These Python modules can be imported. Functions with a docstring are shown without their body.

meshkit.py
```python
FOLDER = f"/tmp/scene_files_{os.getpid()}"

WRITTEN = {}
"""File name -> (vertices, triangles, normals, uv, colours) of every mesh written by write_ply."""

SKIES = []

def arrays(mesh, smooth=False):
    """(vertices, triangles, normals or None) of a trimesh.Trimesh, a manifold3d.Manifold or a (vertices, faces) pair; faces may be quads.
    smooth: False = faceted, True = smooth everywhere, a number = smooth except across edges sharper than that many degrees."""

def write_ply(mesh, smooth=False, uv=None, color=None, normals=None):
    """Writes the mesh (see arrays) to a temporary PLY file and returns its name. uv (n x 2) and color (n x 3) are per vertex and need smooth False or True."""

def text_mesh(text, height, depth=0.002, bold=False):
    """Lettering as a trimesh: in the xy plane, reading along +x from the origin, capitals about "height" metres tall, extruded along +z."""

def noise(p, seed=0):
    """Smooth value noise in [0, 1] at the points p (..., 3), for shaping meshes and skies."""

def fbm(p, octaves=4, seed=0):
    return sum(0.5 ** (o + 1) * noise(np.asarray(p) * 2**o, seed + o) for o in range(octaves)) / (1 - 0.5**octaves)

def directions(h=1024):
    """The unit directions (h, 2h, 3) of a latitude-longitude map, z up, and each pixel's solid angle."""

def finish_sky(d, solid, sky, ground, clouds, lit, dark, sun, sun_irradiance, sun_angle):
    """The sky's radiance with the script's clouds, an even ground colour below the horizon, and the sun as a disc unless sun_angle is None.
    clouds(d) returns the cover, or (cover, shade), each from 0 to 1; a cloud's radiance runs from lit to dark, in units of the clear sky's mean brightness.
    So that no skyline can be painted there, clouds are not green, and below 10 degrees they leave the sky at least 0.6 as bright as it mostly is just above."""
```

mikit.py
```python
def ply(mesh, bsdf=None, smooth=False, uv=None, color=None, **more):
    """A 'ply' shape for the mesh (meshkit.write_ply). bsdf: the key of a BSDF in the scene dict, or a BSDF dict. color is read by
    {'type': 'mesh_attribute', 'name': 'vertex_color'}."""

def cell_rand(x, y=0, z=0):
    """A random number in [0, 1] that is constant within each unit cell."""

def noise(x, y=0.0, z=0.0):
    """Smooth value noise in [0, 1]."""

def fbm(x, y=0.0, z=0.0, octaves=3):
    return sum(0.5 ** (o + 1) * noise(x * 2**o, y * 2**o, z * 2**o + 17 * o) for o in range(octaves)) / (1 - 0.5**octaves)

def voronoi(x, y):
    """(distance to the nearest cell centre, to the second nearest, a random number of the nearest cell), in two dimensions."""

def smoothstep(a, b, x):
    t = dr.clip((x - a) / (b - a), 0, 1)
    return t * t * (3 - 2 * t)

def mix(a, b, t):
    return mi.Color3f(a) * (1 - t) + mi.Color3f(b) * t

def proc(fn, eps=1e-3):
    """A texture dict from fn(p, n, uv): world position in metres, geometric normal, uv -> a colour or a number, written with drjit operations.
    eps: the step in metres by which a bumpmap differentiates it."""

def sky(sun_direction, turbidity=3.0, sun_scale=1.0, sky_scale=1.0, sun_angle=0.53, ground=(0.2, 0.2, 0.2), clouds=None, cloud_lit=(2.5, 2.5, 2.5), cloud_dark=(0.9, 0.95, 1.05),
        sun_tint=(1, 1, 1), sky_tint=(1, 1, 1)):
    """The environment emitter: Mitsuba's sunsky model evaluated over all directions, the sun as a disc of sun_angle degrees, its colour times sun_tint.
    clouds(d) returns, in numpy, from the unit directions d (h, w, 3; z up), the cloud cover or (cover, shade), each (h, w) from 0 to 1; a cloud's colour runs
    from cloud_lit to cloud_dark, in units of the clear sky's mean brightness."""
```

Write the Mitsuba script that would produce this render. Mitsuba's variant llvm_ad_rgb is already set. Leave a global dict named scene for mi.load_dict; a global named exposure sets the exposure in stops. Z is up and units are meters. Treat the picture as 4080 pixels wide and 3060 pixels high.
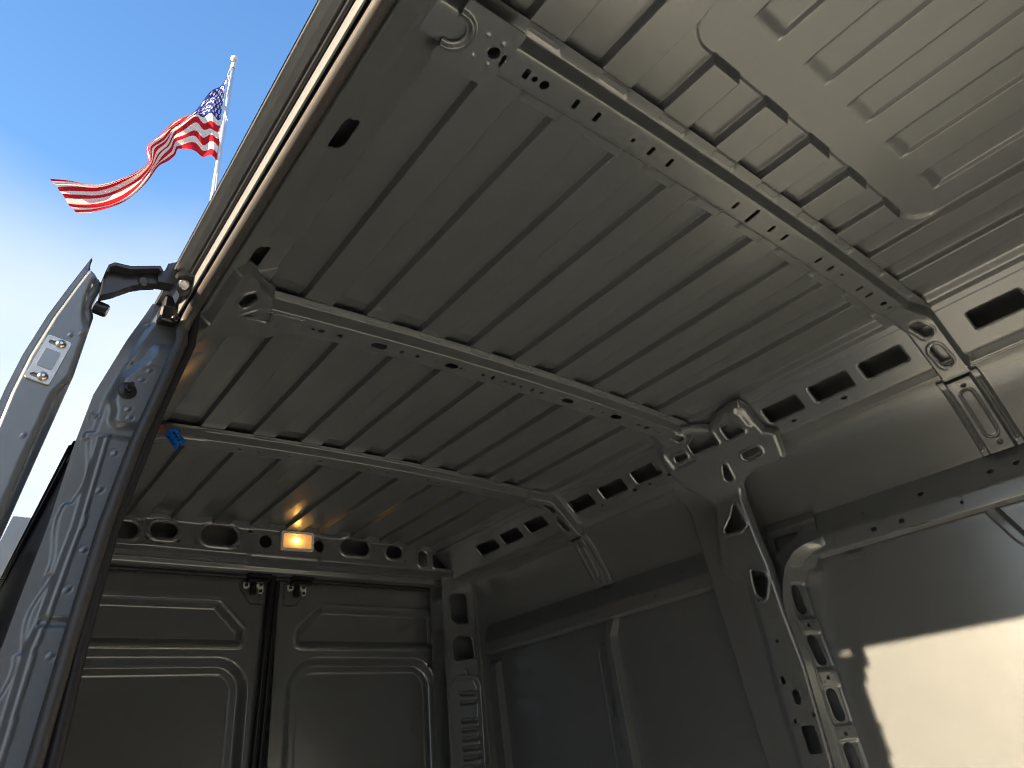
import math, numpy as np, trimesh, mitsuba as mi, drjit as dr, mikit, meshkit
from mikit import proc, noise, fbm, smoothstep, mix
T = mi.ScalarTransform4f
scene, labels = {"type": "scene"}, {}

# ---------------------------------------------------------------- camera, sky, exposure
CAM = np.array([-0.984, 0.0, 1.61])
FWD = np.array([0.58036257, 0.65509687, 0.48376376])
UPV = -np.array([0.2343462, 0.43456683, -0.86961689])
scene["camera"] = {"type": "perspective", "fov": 73.66, "fov_axis": "x", "near_clip": 0.02, "far_clip": 4000.0,
                   "to_world": T().look_at(origin=CAM.tolist(), target=(CAM + FWD).tolist(), up=UPV.tolist())}
SUN = (-0.9535, 0.032, 0.2935)


def clouds(d):
    el = np.degrees(np.arcsin(np.clip(d[..., 2], -1, 1)))
    p = d / np.maximum(d[..., 2:], 0.12)
    n = meshkit.fbm(np.stack([p[..., 0] * 1.1, p[..., 1] * 0.8, d[..., 2] * 2], -1), 5, seed=4)
    n2 = meshkit.fbm(np.stack([p[..., 0] * 3.1 + 5, p[..., 1] * 2.2, d[..., 2] * 5], -1), 4, seed=9)
    base = np.clip((47 - el) / 17, 0, 1)
    base = base * base * (3 - 2 * base)
    c = np.clip(base * 1.08 + (n - 0.5) * 1.1 * np.clip((58 - el) / 14, 0, 1) * np.clip(base * 5 + 0.25, 0, 1) + (n2 - 0.5) * 0.16 * base, 0, 1)
    return c * 0.93, 0.25 * n2


scene["sky"] = mikit.sky(SUN, turbidity=3.0, sun_scale=0.9, sky_scale=0.66, clouds=clouds, cloud_lit=(1.13, 1.20, 1.32), cloud_dark=(.85, .95, 1.1),
                         sun_tint=(0.9, 0.98, 1.25), ground=(0.08, 0.08, 0.08), sky_tint=(0.80, 1.0, 1.22))
exposure = 4.4


# ---------------------------------------------------------------- materials
def rgb(*c): return {"type": "rgb", "value": list(c)}
def two(b): return {"type": "twosided", "bsdf": b}


PAINT = (0.19, 0.208, 0.220)


def peel(p, n, uv):
    return (noise(p.x * 230, p.y * 230, p.z * 230) - 0.5) * 0.25 + (noise(p.x * 9, p.y * 9, p.z * 9) - 0.5) * 2.0


def dusty(p, n, uv):
    return 0.20 + 0.04 * fbm(p.x * 3, p.y * 3, p.z * 3) + 0.02 * noise(p.x * 60, p.y * 60, p.z * 60)


def paint_col(p, n, uv):
    k = 0.97 + 0.06 * fbm(p.x * 4 + 3, p.y * 4, p.z * 4)
    sp = smoothstep(0.80, 0.86, noise(p.x * 210, p.y * 210, p.z * 210)) * 0.02
    return mi.Color3f(PAINT) * (k + sp)


scene["paint"] = two({"type": "bumpmap", "arbitrary": proc(peel), "scale": 0.00005,
                      "bsdf": {"type": "principled", "base_color": proc(paint_col), "roughness": proc(dusty), "specular": 0.7, "metallic": 0.5}})
scene["paint_gloss"] = two({"type": "bumpmap", "arbitrary": proc(peel), "scale": 0.00006,
                            "bsdf": {"type": "principled", "base_color": proc(paint_col), "roughness": 0.34, "specular": 0.5, "metallic": 0.35, "clearcoat": 1.0, "clearcoat_gloss": 0.93}})


def rub_rough(p, n, uv): return 0.42 + 0.2 * fbm(p.x * 25, p.y * 25, p.z * 8)


scene["unseen_pale_floor"] = two({"type": "principled", "base_color": rgb(0.72, 0.745, 0.75), "roughness": 0.45})  # unseen floor, pale tone chosen to bounce sunlight up to the roof
scene["rubber"] = two({"type": "principled", "base_color": rgb(0.018, 0.018, 0.021), "roughness": proc(rub_rough), "specular": 0.55})
scene["seal_pale"] = two({"type": "principled", "base_color": rgb(0.045, 0.043, 0.042), "roughness": proc(rub_rough), "specular": 0.6})
scene["black_plastic"] = two({"type": "principled", "base_color": rgb(0.012, 0.012, 0.014), "roughness": 0.28, "specular": 0.5})
scene["black_steel"] = two({"type": "principled", "base_color": rgb(0.02, 0.02, 0.024), "roughness": 0.3, "specular": 0.6, "clearcoat": 0.4})
scene["grey_steel"] = two({"type": "principled", "base_color": rgb(0.30, 0.31, 0.32), "roughness": 0.33, "metallic": 0.85})
scene["bright_steel"] = two({"type": "principled", "base_color": rgb(0.62, 0.60, 0.57), "roughness": 0.22, "metallic": 1.0})
scene["zinc"] = two({"type": "principled", "base_color": rgb(0.78, 0.80, 0.80), "roughness": 0.4, "metallic": 0.3})
scene["blue_plastic"] = two({"type": "principled", "base_color": rgb(0.01, 0.16, 0.72), "roughness": 0.35, "specular": 0.5})
scene["blue_dark"] = two({"type": "principled", "base_color": rgb(0.004, 0.03, 0.16), "roughness": 0.5})
scene["orange_wire"] = two({"type": "principled", "base_color": rgb(0.45, 0.09, 0.03), "roughness": 0.45})
scene["lamp_white"] = two({"type": "principled", "base_color": rgb(0.72, 0.68, 0.63), "roughness": 0.4})
scene["roller"] = two({"type": "principled", "base_color": rgb(0.55, 0.47, 0.22), "roughness": 0.35})


def asphalt(p, n, uv):
    k = fbm(p.x * 0.35, p.y * 0.35, 0.0, 4)
    g = noise(p.x * 60, p.y * 60, 0.0)
    return mix((0.055, 0.054, 0.052), (0.085, 0.083, 0.079), k) * (0.8 + 0.4 * g)


scene["asphalt"] = two({"type": "principled", "base_color": proc(asphalt), "roughness": 0.85, "specular": 0.3})
scene["aluminium"] = two({"type": "principled", "base_color": rgb(0.62, 0.63, 0.65), "roughness": 0.36, "metallic": 0.8})
scene["white_ball"] = two({"type": "principled", "base_color": rgb(0.82, 0.80, 0.74), "roughness": 0.3})
scene["rope"] = two({"type": "principled", "base_color": rgb(0.7, 0.7, 0.68), "roughness": 0.8})

# ---------------------------------------------------------------- sheet-metal toolkit
ss = lambda a, b, x: (lambda t: t * t * (3 - 2 * t))(np.clip((x - a) / (b - a), 0, 1))


def rr(u, v, cu, cv, hu, hv, r, ang=0.0):
    """signed distance to a rounded box, negative inside"""
    c, s = math.cos(ang), math.sin(ang)
    a, b = (u - cu) * c + (v - cv) * s, -(u - cu) * s + (v - cv) * c
    qx, qy = np.abs(a) - hu + r, np.abs(b) - hv + r
    return np.hypot(np.maximum(qx, 0), np.maximum(qy, 0)) + np.minimum(np.maximum(qx, qy), 0) - r


def circ(u, v, cu, cv, r): return np.hypot(u - cu, v - cv) - r


def cap(u, v, a, b, ra, rb=None):
    """capsule whose radius runs from ra to rb"""
    rb = ra if rb is None else rb
    pa, ba = (u - a[0], v - a[1]), (b[0] - a[0], b[1] - a[1])
    t = np.clip((pa[0] * ba[0] + pa[1] * ba[1]) / max(ba[0]**2 + ba[1]**2, 1e-12), 0, 1)
    return np.hypot(pa[0] - t * ba[0], pa[1] - t * ba[1]) - (ra + (rb - ra) * t)


def poly(u, v, pts, r=0.0):
    """signed distance to a polygon, negative inside; corners rounded by r (the polygon given is the outer one)"""
    pts = np.asarray(pts, float)
    if r:
        import shapely
        g = shapely.Polygon(pts).buffer(-r)
        g = max(getattr(g, "geoms", [g]), key=lambda x: x.area)
        pts = np.array(g.exterior.coords)[:-1]
    d2, inside = np.full(np.shape(u), 1e9), np.zeros(np.shape(u), bool)
    for (x0, y0), (x1, y1) in zip(pts, np.roll(pts, -1, 0)):
        ex, ey = x1 - x0, y1 - y0
        t = np.clip(((u - x0) * ex + (v - y0) * ey) / (ex * ex + ey * ey + 1e-18), 0, 1)
        d2 = np.minimum(d2, (u - x0 - t * ex)**2 + (v - y0 - t * ey)**2)
        with np.errstate(divide="ignore", invalid="ignore"):
            inside ^= ((y0 > v) != (y1 > v)) & (u < (x1 - x0) * (v - y0) / (y1 - y0) + x0)
    return np.where(inside, -1, 1) * np.sqrt(d2) - r


def lines(a, b, d, *more):
    """grid lines from a to b every d, with more: (from, to, step) finer stretches or plain lists of positions"""
    parts = [np.linspace(a, b, max(2, int(round((b - a) / d)) + 1))]
    for m in more:
        parts.append(np.arange(m[0], m[1] + 1e-9, m[2]) if isinstance(m, tuple) else np.asarray(m, float))
    x = np.unique(np.round(np.concatenate(parts), 5))
    x = x[(x >= a - 1e-9) & (x <= b + 1e-9)]
    keep = np.concatenate([[True], np.diff(x) > 2e-4])
    return x[keep]


def edges_of(*steps):
    """lines hugging each step (position, half width)"""
    out = []
    for c, w in steps:
        out += [c - w - 0.0015, c - w, c - w * 0.4, c + w * 0.4, c + w, c + w + 0.0015]
    return out


def sheet(us, vs, fmap, sd=None, h=None, t=0.002):
    """A pressed steel sheet: the grid us x vs, cut by sd(u, v) < 0, embossed by h(u, v), mapped to space by fmap(u, v, h); cut edges get the thickness t."""
    U, V = np.meshgrid(us, vs, indexing="ij")
    nu, nv = U.shape
    i = np.arange(nu * nv).reshape(nu, nv)
    a, b, c, d = i[:-1, :-1].ravel(), i[1:, :-1].ravel(), i[1:, 1:].ravel(), i[:-1, 1:].ravel()
    F = np.vstack([np.stack([a, b, c], 1), np.stack([a, c, d], 1)])
    P = np.stack([U.ravel(), V.ravel()], 1)
    rim = np.zeros((0, 2), int)
    if sd is not None:
        s = sd(U, V).ravel()
        s = np.where(np.abs(s) < 1e-7, 1e-7, s)
        ins = s[F] > 0
        k = ins.sum(1)
        full = F[k == 3]
        newf, E = [], []

        def rot(G, which):  # rotate so that the odd vertex is first
            j = np.argmax(which, 1)
            return np.stack([G[np.arange(len(G)), (j + m) % 3] for m in range(3)], 1)
        one, twos = rot(F[k == 1], ins[k == 1]), rot(F[k == 2], ~ins[k == 2])
        e = np.vstack([one[:, [0, 1]], one[:, [0, 2]], twos[:, [1, 0]], twos[:, [2, 0]]])
        lo, hi = e.min(1), e.max(1)
        key, inv = np.unique(lo.astype(np.int64) * len(P) + hi, return_inverse=True)
        lo, hi = key // len(P), key % len(P)
        w = (s[lo] / (s[lo] - s[hi]))[:, None]
        base = len(P)
        P = np.vstack([P, P[lo] * (1 - w) + P[hi] * w])
        n1, n2 = len(one), len(twos)
        q = inv.ravel() + base
        ab, ac, pb, pc = q[:n1], q[n1:2 * n1], q[2 * n1:2 * n1 + n2], q[2 * n1 + n2:]
        F = np.vstack([full, np.stack([one[:, 0], ab, ac], 1), np.stack([twos[:, 1], twos[:, 2], pb], 1), np.stack([twos[:, 2], pc, pb], 1)])
        rim = np.vstack([np.stack([ab, ac], 1), np.stack([pc, pb], 1)])
    H = np.zeros(len(P)) if h is None else h(P[:, 0], P[:, 1])
    X = fmap(P[:, 0], P[:, 1], H)
    used = np.unique(F)
    re = np.full(len(P), -1)
    re[used] = np.arange(len(used))
    Vt, Ft = X[used], re[F]
    if len(rim) and t:
        rp = np.unique(rim)
        ix = np.full(len(P), -1)
        ix[rp] = np.arange(len(rp))
        top, bot = X[rp], fmap(P[rp, 0], P[rp, 1], H[rp] - t)
        n0, m = len(Vt), len(rp)
        r = ix[rim]
        Vt = np.vstack([Vt, top, bot])
        Ft = np.vstack([Ft, np.stack([r[:, 0], r[:, 1], r[:, 1] + m], 1) + n0, np.stack([r[:, 0], r[:, 1] + m, r[:, 0] + m], 1) + n0])
    return trimesh.Trimesh(Vt, Ft, process=False)


def prism(P, ref, r=0.008, axis="y"):
    """fmap of a section P in (x, z) swept along y: u = arc length of the section (corners rounded by r), h = towards the point ref of the section plane.
    axis 'x': the section is in (y, z) and swept along x."""
    P = np.asarray(P, float)
    L = np.concatenate([[0], np.cumsum(np.hypot(*np.diff(P, axis=0).T))])
    P0, P1 = P[0] - (P[1] - P[0]), P[-1] + (P[-1] - P[-2])
    Lx = np.concatenate([[L[0] - (L[1] - L[0])], L, [L[-1] + L[-1] - L[-2]]])
    Px = np.vstack([P0, P, P1])

    def at(s):
        return np.mean([np.stack([np.interp(s + k, Lx, Px[:, 0]), np.interp(s + k, Lx, Px[:, 1])], -1) for k in np.linspace(-r, r, 9)], 0)

    def fmap(u, v, h):
        p, q = at(u), at(u + 1e-4) - at(u - 1e-4)
        n = np.stack([q[:, 1], -q[:, 0]], 1)
        n /= np.maximum(np.linalg.norm(n, axis=1, keepdims=True), 1e-12)
        n *= np.where(((np.asarray(ref) - p) * n).sum(1) < 0, -1, 1)[:, None]
        p = p + n * np.asarray(h)[:, None]
        return np.stack([p[:, 0], v, p[:, 1]], 1) if axis == "y" else np.stack([v, p[:, 0], p[:, 1]], 1)
    fmap.length, fmap.at = L, at
    return fmap


def strip(A, B, n=400, flip=1.0, ref=None):
    """fmap between two paths A and B (same number of points): u from 0 (A) to 1 (B), v = arc length along A, h = off the surface, towards ref"""
    A, B = np.asarray(A, float), np.asarray(B, float)
    L = np.concatenate([[0], np.cumsum(np.linalg.norm(np.diff(A, axis=0), axis=1))])

    def curve(Q, s): return np.stack([np.interp(s, L, Q[:, k]) for k in range(3)], -1)

    def fmap(u, v, h):
        r = 0.006
        a = np.mean([curve(A, v + k) for k in (-r, -r / 2, 0, r / 2, r)], 0)
        b = np.mean([curve(B, v + k) for k in (-r, -r / 2, 0, r / 2, r)], 0)
        ta = curve(A, v + 2e-3) - curve(A, v - 2e-3)
        p = a + (b - a) * u[:, None]
        nrm = np.cross(ta, b - a)
        nrm /= np.maximum(np.linalg.norm(nrm, axis=1, keepdims=True), 1e-12)
        if ref is not None:
            nrm *= np.where(((np.asarray(ref) - p) * nrm).sum(1) < 0, -1, 1)[:, None]
        return p + nrm * np.asarray(h)[:, None]
    fmap.total = L[-1]
    fmap.length = L
    return fmap


def tube(pts, r, n=12, closed_ends=True):
    pts = np.asarray(pts, float)
    r = np.broadcast_to(r, len(pts))
    tg = np.gradient(pts, axis=0)
    tg /= np.linalg.norm(tg, axis=1, keepdims=True)
    a = np.cross(tg[0], [0, 0, 1.0] if abs(tg[0][2]) < 0.9 else [1.0, 0, 0])
    rings = []
    for p, t, rad in zip(pts, tg, r):
        a = a - t * (a @ t)
        a /= np.linalg.norm(a)
        b = np.cross(t, a)
        th = np.linspace(0, 2 * np.pi, n, endpoint=False)
        rings.append(p + rad * (np.cos(th)[:, None] * a + np.sin(th)[:, None] * b))
    V = np.vstack(rings)
    m, F = len(pts), []
    j = np.arange(n)
    for i in range(m - 1):
        x, y = i * n + j, i * n + (j + 1) % n
        F += [np.stack([x, y, y + n], 1), np.stack([x, y + n, x + n], 1)]
    if closed_ends:
        V = np.vstack([V, pts[0], pts[-1]])
        F += [np.stack([np.full(n, m * n), (j + 1) % n, j], 1), np.stack([np.full(n, m * n + 1), (m - 1) * n + j, (m - 1) * n + (j + 1) % n], 1)]
    return trimesh.Trimesh(V, np.vstack(F), process=False)


def frame(z, x=None):
    """rotation whose z axis is the given direction"""
    z = np.asarray(z, float) / np.linalg.norm(z)
    x = np.asarray([1.0, 0, 0] if x is None else x, float)
    if abs(x @ z) > 0.95: x = np.array([0, 0, 1.0])
    x = x - z * (x @ z)
    x /= np.linalg.norm(x)
    M = np.eye(4)
    M[:3, :3] = np.stack([x, np.cross(z, x), z], 1)
    return M


def put(m, at, z=(0, 0, 1), x=None):
    M = frame(z, x)
    M[:3, 3] = at
    m = m.copy()
    m.apply_transform(M)
    return m


def lathe(prof, n=32):
    return trimesh.creation.revolve(np.asarray(prof, float), sections=n)


def rbox(sx, sy, sz, c=0.002):
    """box with chamfered edges"""
    pts = [(i * (sx / 2 - c * (k != 0)), j * (sy / 2 - c * (k != 1)), l * (sz / 2 - c * (k != 2))) for i in (-1, 1) for j in (-1, 1) for l in (-1, 1) for k in range(3)]
    return trimesh.convex.convex_hull(np.array(pts))


def plate(pts, th, holes=(), bevel=0.0):
    import shapely
    g = shapely.Polygon(pts, [np.asarray(q) for q in holes])
    m = trimesh.creation.extrude_polygon(g, th, engine="earcut")
    return m


def ring(cx, cy, r, n=20): return [(cx + r * math.cos(k * 2 * math.pi / n), cy + r * math.sin(k * 2 * math.pi / n)) for k in range(n)]


def rrpts(cx, cy, hx, hy, r, n=5, ang=0.0):
    out = []
    for sx, sy, a0 in ((1, 1, 0), (-1, 1, 90), (-1, -1, 180), (1, -1, 270)):
        for k in range(n):
            a = math.radians(a0 + 90 * k / (n - 1))
            out.append((sx * (hx - r) + r * math.cos(a), sy * (hy - r) + r * math.sin(a)))
    c, s = math.cos(ang), math.sin(ang)
    return [(cx + x * c - y * s, cy + x * s + y * c) for x, y in out]


def numbered(key):
    if key not in taken:
        taken.add(key)
        return key
    k = 1
    while f"{key}_{k:03d}" in taken: k += 1
    key = f"{key}_{k:03d}"
    taken.add(key)
    return key


taken = set()


def obj(name, mesh, mat, parent=None, label=None, smooth=30, **more):
    key = numbered((parent + "__" if parent else "") + name)
    scene[key] = mikit.ply(mesh, mat, smooth=smooth, **more)
    if label: labels[key] = {"label": label}
    return key


VAN = "cargo_van"
taken.add(VAN)
labels[VAN] = {"label": "dark grey cargo van with bare ribbed steel interior, seen through its open side door", "category": "van"}


def part(name, mesh, mat="paint", label=None, smooth=True, parent=VAN, **more):
    return obj(name, mesh, mat, parent, label, smooth, **more)


# ---------------------------------------------------------------- ground
g = trimesh.creation.box((3000, 3000, 0.2))
g.apply_translation((0, 0, -0.1))
obj("parking_lot", g, "asphalt", None, smooth=False)
labels["parking_lot"] = {"label": "grey asphalt parking lot under the van", "kind": "structure"}

# ---------------------------------------------------------------- roof panel
YA, YB, YC = 0.388, 1.088, 1.725          # front lower edges of the three roof bows
K = (np.array([-.563, -.433, -.303, -.175, -.047, .083, .217, .352, .490]) + .984) / .835
def zr(x): return 2.477 - 0.045 * np.asarray(x)**2
RX = []                                    # left feet of the pressed beads
for k in K:
    x = 0.0
    for _ in range(20): x = k * (zr(x) - 0.0145 - 1.61) - .984
    RX.append(x)
RX = np.array(RX)
BW, HB = 0.060, 0.015


def beads(x, w1=0.0045, w2=0.0045):
    out = np.zeros_like(x)
    for i, c in enumerate(RX):
        out = np.maximum(out, ss(c - w1, c, x) * (1 - ss(c + BW, c + BW + w2, x)))
    out = np.maximum(out, ss(.640 - .014, .640, x))
    return out


def roof_h(x, y):
    lo = beads(x)
    h = lo * HB
    for yb in (YB, YC):                                              # a faint swelling ahead of the flange
        h = np.maximum(h, .10 * ss(yb - .085, yb - .055, y) * (1 - ss(yb - .052, yb - .044, y)) * HB)
    # big raised field in front of the front bow
    d = rr(x, y, 0.0, -0.62, .366, .88, .055)
    d2 = np.maximum(d, -1)
    inner = -.003 * np.ones_like(x)
    for c in RX[2:7]:
        q = ss(c - .003, c + .003, x) * (1 - ss(c + BW - .001, c + BW + .004, x)) * (1 - ss(.168, .198, y)) * ss(-1.15, -1.12, y)
        inner = inner - q * .0070
    k = 1 - ss(-.002, .0045, d2)
    return np.where(y < .34, h * (1 - k) + inner * k, h)


xs_ = lines(-.70, .70, .02, edges_of(*[(c - .00225, .00225) for c in RX]), edges_of(*[(c + BW + .00225, .00225) for c in RX]), edges_of((.633, .007)), edges_of((-.366, .003), (.366, .003)), (-.40, .42, .006))
ys_ = lines(-1.30, 2.47, .06, (.0, .36, .006), (.15, .21, .003), (.25, .285, .002),
            *[edges_of((yb - .049, .003), (yb + .085, .005)) for yb in (YB, YC)], *[(yb - .09, yb - .05, .006) for yb in (YB, YC)])
part("roof_panel", sheet(xs_, ys_, lambda u, v, h: np.stack([u, v, zr(u) - h], 1), h=roof_h), "paint", "ribbed inner face of the roof between the cross bows")
# outer skin over the whole body (keeps the daylight out)
OUT = [(-.8105, 2.374), (-.790, 2.410), (-.74, 2.478), (-.60, 2.50), (0, 2.515), (.60, 2.50), (.80, 2.475), (.905, 2.40), (.935, 2.30), (.99, 2.16), (1.0, 2.0), (1.012, 1.6), (1.015, .55)]
f_ = prism(OUT, (0, 5), .02)
part("outer_skin", sheet(lines(0, f_.length[-1], .05), lines(-1.9, 2.72, .3), f_), "paint_gloss")

# ---------------------------------------------------------------- roof bows
def bowz(x): return 2.42 + .017 * (1 - np.minimum((x / .6)**2, 1.2))


def bow(y0, wid, holes, front_fl=.022, rear_fl=.022, slope=.006, xa=-.70, xb=.70, ticks=True):
    """hat-section bow; u = developed width from the front flange to the rear flange, v = x. returns mesh"""
    hf = .024
    f0 = front_fl
    us = lines(0, f0 + hf + wid + hf + rear_fl, .012, [f0 - .003, f0 - .0015, f0, f0 + .0015, f0 + .003, f0 + hf - .003, f0 + hf - .0015, f0 + hf, f0 + hf + .0015, f0 + hf + .003],
               (f0 + hf + .008, f0 + hf + wid - .006, .0022), [f0 + hf + wid - .003, f0 + hf + wid, f0 + hf + wid + .003, f0 + 2 * hf + wid - .003, f0 + 2 * hf + wid, f0 + 2 * hf + wid + .003])
    vs = lines(xa, xb, .0028)
    U = np.array([0, f0, f0 + hf, f0 + hf + wid, f0 + 2 * hf + wid, f0 + 2 * hf + wid + rear_fl])
    Y = np.array([y0 - slope - f0, y0 - slope, y0, y0 + wid, y0 + wid + slope, y0 + wid + slope + rear_fl])
    Z = np.array([hf, hf, 0, 0, hf, hf])
    r = .0035

    def fmap(u, v, h):
        y = np.mean([np.interp(u + k, U, Y) for k in np.linspace(-r, r, 7)], 0)
        z = np.mean([np.interp(u + k, U, Z) for k in np.linspace(-r, r, 7)], 0)
        return np.stack([v, y, bowz(v) + z - h], 1)

    def sd(u, v):
        yy = y0 + (u - f0 - hf)
        s = np.full(u.shape, 1.0)
        for k, x, y, a, b in holes:
            if k == "o": q = circ(v, yy, x, y, a)
            elif k == "r": q = rr(v, yy, x, y, a, b, .0015, -.12)
            elif k == "c": q = rr(v, yy, x, y, a, b, min(a, b) * .98)
            s = np.minimum(s, q)
        return s

    def h(u, v):                                     # little embossed pads along both flanges, and the weld dots
        out = np.zeros_like(u)
        if ticks:
            ph = (v - RX[0]) / (RX[1] - RX[0])
            fr = ph - np.floor(ph)
            fl = ((u < f0 - .004) & (u > .003)) | (u > f0 + 2 * hf + wid + .004)
            up = ss(.02, .05, fr) * (1 - ss(.46, .5, fr))
            mid = ss(.003, .006, u) * (1 - ss(f0 - .008, f0 - .005, u)) + ss(f0 + 2 * hf + wid + .005, f0 + 2 * hf + wid + .008, u)
            out = out - fl * mid * up * .0025
        return out
    return sheet(us, vs, fmap, sd, h, t=.0025)


r_ = lambda x, w=.0042, l=.0085: ("r", x, .4135, w, l)
HA = [("o", -.587, .410, .0088, 0), ("c", -.569, .415, .0035, .0085), r_(-.528, .0046, .008), ("o", -.513, .414, .0046, 0), ("o", -.495, .414, .0072, 0), r_(-.435), r_(-.392), ("o", -.311, .414, .004, 0),
      r_(-.269), r_(-.223), r_(-.04), r_(0.011, .0048, .017), r_(.074), r_(.118), r_(.242), r_(.289), ("o", .33, .411, .0035, 0), r_(.41), r_(.451), ("o", .511, .410, .007, 0), ("o", .525, .410, .002, 0), ("r", .538, .409, .0026, .006)]
HA = [(k, x + (.0 if k != "r" else .0), y, a, b) for k, x, y, a, b in HA]
BOW = []
BOW.append(part("roof_bow", bow(YA, .050, HA), "paint", "frontmost roof bow with a row of small rectangular slots"))
yb = 1.119
o_ = lambda x, r=.0048: ("o", x, yb, r, 0)
c_ = lambda x, a=.0185, b=.0105: ("c", x, yb, a, b)
HBB = [("o", -.58, yb, .0095, 0), ("c", -.549, yb, .003, .005), o_(-.515, .004), o_(-.498, .007), o_(-.457, .0058), c_(-.364), o_(-.309, .0052), o_(-.268, .0055), o_(-.214, .003), c_(-.174, .0175), o_(-.148, .0045), o_(-.135, .0025),
      o_(-.082), ("r", -.053, yb, .0042, .0085), o_(-.014, .0042), o_(.011, .0054), o_(.037, .0044), ("r", .074, yb, .004, .008), o_(.104, .005), o_(.159, .002), o_(.171, .0042), c_(.197, .018), o_(.235, .0025),
      o_(.287, .0055), o_(.329, .0042), c_(.382, .0185), o_(.473, .0055), o_(.511, .008), o_(.529, .003), ("c", .564, yb, .003, .006), o_(.596, .008)]
BOW.append(part("roof_bow", bow(YB, .060, HBB, front_fl=.024), "paint", "middle roof bow with four oval openings and round holes"))
yc = 1.753
HC = [("r", x, yc, .006, .004) for x in (-.44, -.39, -.30, -.255, -.21, -.09, -.05, .01, .06, .16, .20, .29, .33, .42)] + [("o", .5, yc, .004, 0), ("o", .53, yc, .004, 0)]
BOW.append(part("roof_bow", bow(YC, .056, HC, front_fl=.020), "paint", "rearmost roof bow, smooth front face, just ahead of the lit lamp"))

# ---------------------------------------------------------------- right wall: cant rail, outer panel, belt rail
CANT = prism([(.665, 2.443), (.764, 2.344), (.84, 2.341)], (0, 1.9), .010)
SLOT = [(-.645, -.54), (-.485, -.38), (-.325, -.22), (-.03, .08), (.205, .315), (.47, .577), (.61, .718), (.755, .862), (1.264, 1.370), (1.415, 1.523), (1.569, 1.678), (1.822, 1.928), (1.972, 2.084), (2.122, 2.246)]
SM = [(.802, .117, .004, .007), (.653, .116, .004, .008), (1.33, .112, .004, .006), (1.55, .112, .004, .006), (1.245, .11, .005, .009), (1.395, .11, .005, .008)]


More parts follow.
